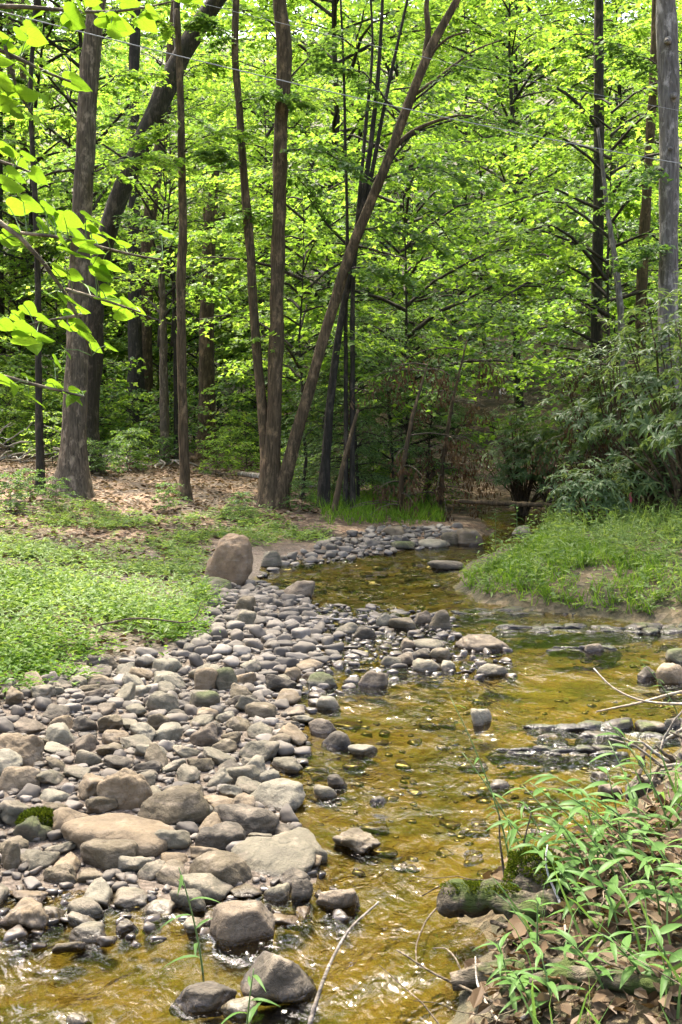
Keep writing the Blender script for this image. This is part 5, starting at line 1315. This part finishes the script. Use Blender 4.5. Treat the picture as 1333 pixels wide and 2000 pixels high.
RB_LF = [(45, 75), (60, 60), (20, 100), (75, 95), (140, 35), (165, 15), (195, 25), (150, 55), (228, 70), (262, 28), (285, 45), (300, 30), (250, 15), (222, 48), (355, 0), (28, 165), (62, 150), (100, 150), (140, 165), (52, 195), (18, 190),
         (65, 228), (35, 225), (8, 165), (15, 300), (48, 325), (30, 345), (75, 345), (18, 370), (60, 315), (60, 405), (100, 415), (140, 435), (88, 445), (120, 435), (150, 460), (188, 450), (178, 478), (220, 470), (248, 488), (322, 506),
         (28, 455), (18, 478), (128, 495), (160, 508), (195, 528), (150, 545), (118, 535), (200, 540), (130, 475), (60, 605), (108, 585), (148, 595), (88, 630), (140, 620), (165, 615), (180, 565), (210, 575), (248, 595), (275, 612),
         (238, 622), (215, 595), (85, 670), (40, 670), (45, 648), (130, 640), (168, 655), (190, 680), (140, 692), (152, 645), (38, 622), (222, 685), (10, 750), (40, 760), (108, 758), (148, 782), (170, 775), (62, 745), (5, 130), (90, 190)]
_rj = np.random.default_rng(17); RB_LF = RB_LF + [(x + _rj.normal(0, 22), y + _rj.normal(0, 16)) for (x, y) in RB_LF[::2]]
rbx, rby = -2.75, 4.1
tg = np.array([rbx, rby, hz1(rbx, rby)])
t = thing('redbud_tree', 'young tree at left whose twigs of bright heart-shaped leaves hang into view', 'tree', tg)
mb = MB(); trunk = np.array([[rbx, rby, tg[2] - .3], [rbx, rby, 1.2], [rbx + .1, rby - .1, 2.4], [rbx + .1, rby - .2, 4.2]]); Q_, R_ = smooth_poly(trunk, [.07, .06, .05, .03], 16); mb.tube(Q_, R_, 10, True, .1); obj('trunk', mb.mesh('trunk', origin=tg), M['bark_brown'], t)
allp = []
for k, tw in enumerate(RB_TW):
    P = [At(*p) for p in tw]; r0 = .0055
    if tw[0][0] < 0:
        z = P[0][2]; P = [np.array([rbx + .08, rby - .15, z - .25]), (np.array([rbx + .08, rby - .15, z - .25]) + P[0]) / 2 + [0, 0, .06]] + P; r0 = .011
    Q_, R_ = smooth_poly(P, np.linspace(r0, .0025, len(P)), 24); mb = MB(); mb.tube(Q_, R_, 6, True); obj('twig', mb.mesh('twig', origin=tg), M['twig'], t); allp.append(Q_)
allp = np.vstack(allp); r = np.random.default_rng(90)
for (px, py) in RB_LF:
    k = np.argmin((project(allp[:, 0], allp[:, 1], allp[:, 2])[0] - px) ** 2 + (project(allp[:, 0], allp[:, 1], allp[:, 2])[1] - py) ** 2)
    q = allp[k]; b = At(px - 14, py - 10, q[1] + r.uniform(-.09, .09))
    mb = MB(); mb.tube(np.array([q, (q + b) / 2 + [0, 0, .008], b]), [.0016, .0014, .0012], 4, False); st = obj('leaf_stalk', mb.mesh('leaf_stalk', origin=tg), M['stem_green'], t)
    o = obj('leaf', HEART, None, t, b - tg)
    a = r.normal(-.25, .75)
    orient(o, (cos(a), sin(a) * .5 + .1, r.uniform(-.6, .05)), (r.normal(.05, .35), r.uniform(.15, .8), 1), .06 * r.uniform(.7, 1.35))

# single bright leaves near the right trunk and shrubs at right edge
g = At(1330, 360, 9)
# ------------------------------------------------------------------ wires, stake, ribbon
def cable(p0, p1, rad, lab, ext=1.2, sag=.25):
    a, b = At(*p0), At(*p1); u_ = np.linspace(-ext, 1 + ext, 60)
    P = a + np.outer(u_, b - a); P[:, 2] += sag * ((u_ - .5) ** 2 - .25)
    mb = MB(); mb.tube(P, rad, 6); tag(obj('power_cable', mb.mesh('cable'), M['cable']), lab, 'cable')
cable((0, 22, 11), (1333, 320, 17.5), .0065, 'thicker pale overhead cable crossing the whole upper picture', .9, .35)
cable((400, 8, 11.5), (1333, 217, 16), .003, 'thin overhead wire running above the thicker cable', 1.2, .2)
g = G(1236, 1022)
t = thing('survey_stake', 'thin red stake with a pink ribbon among the right bank plants', 'stake', g)
mb = MB(); mb.tube(np.array([[0, 0, -.1], [-.02, 0, .25], [-.055, 0, .5]]), .011, 6); obj('stake', mb.mesh('stake'), M['stake'], t)
mb = MB(); mb.add(np.array([[-.06, -.015, .5], [-.02, -.02, .49], [-.015, -.025, .36], [-.04, -.03, .3], [-.05, -.02, .4]]), [(0, 1, 2), (0, 2, 4), (4, 2, 3)]); obj('ribbon', mb.mesh('ribbon'), M['ribbon'], t)
0 and print('probe', [(p, G(*p).round(2).tolist()) for p in ((1000,1795),(1090,1790),(1055,1768),(1250,1990),(1130,1905),(1230,1022),(530,990),(140,965),(266,886))])
print('background trees', nback, 'stones', len(stones), 'heroes', len(HEROES), 'tris', sum(len(m.loops) - 2 * len(m.polygons) for m in bpy.data.meshes))
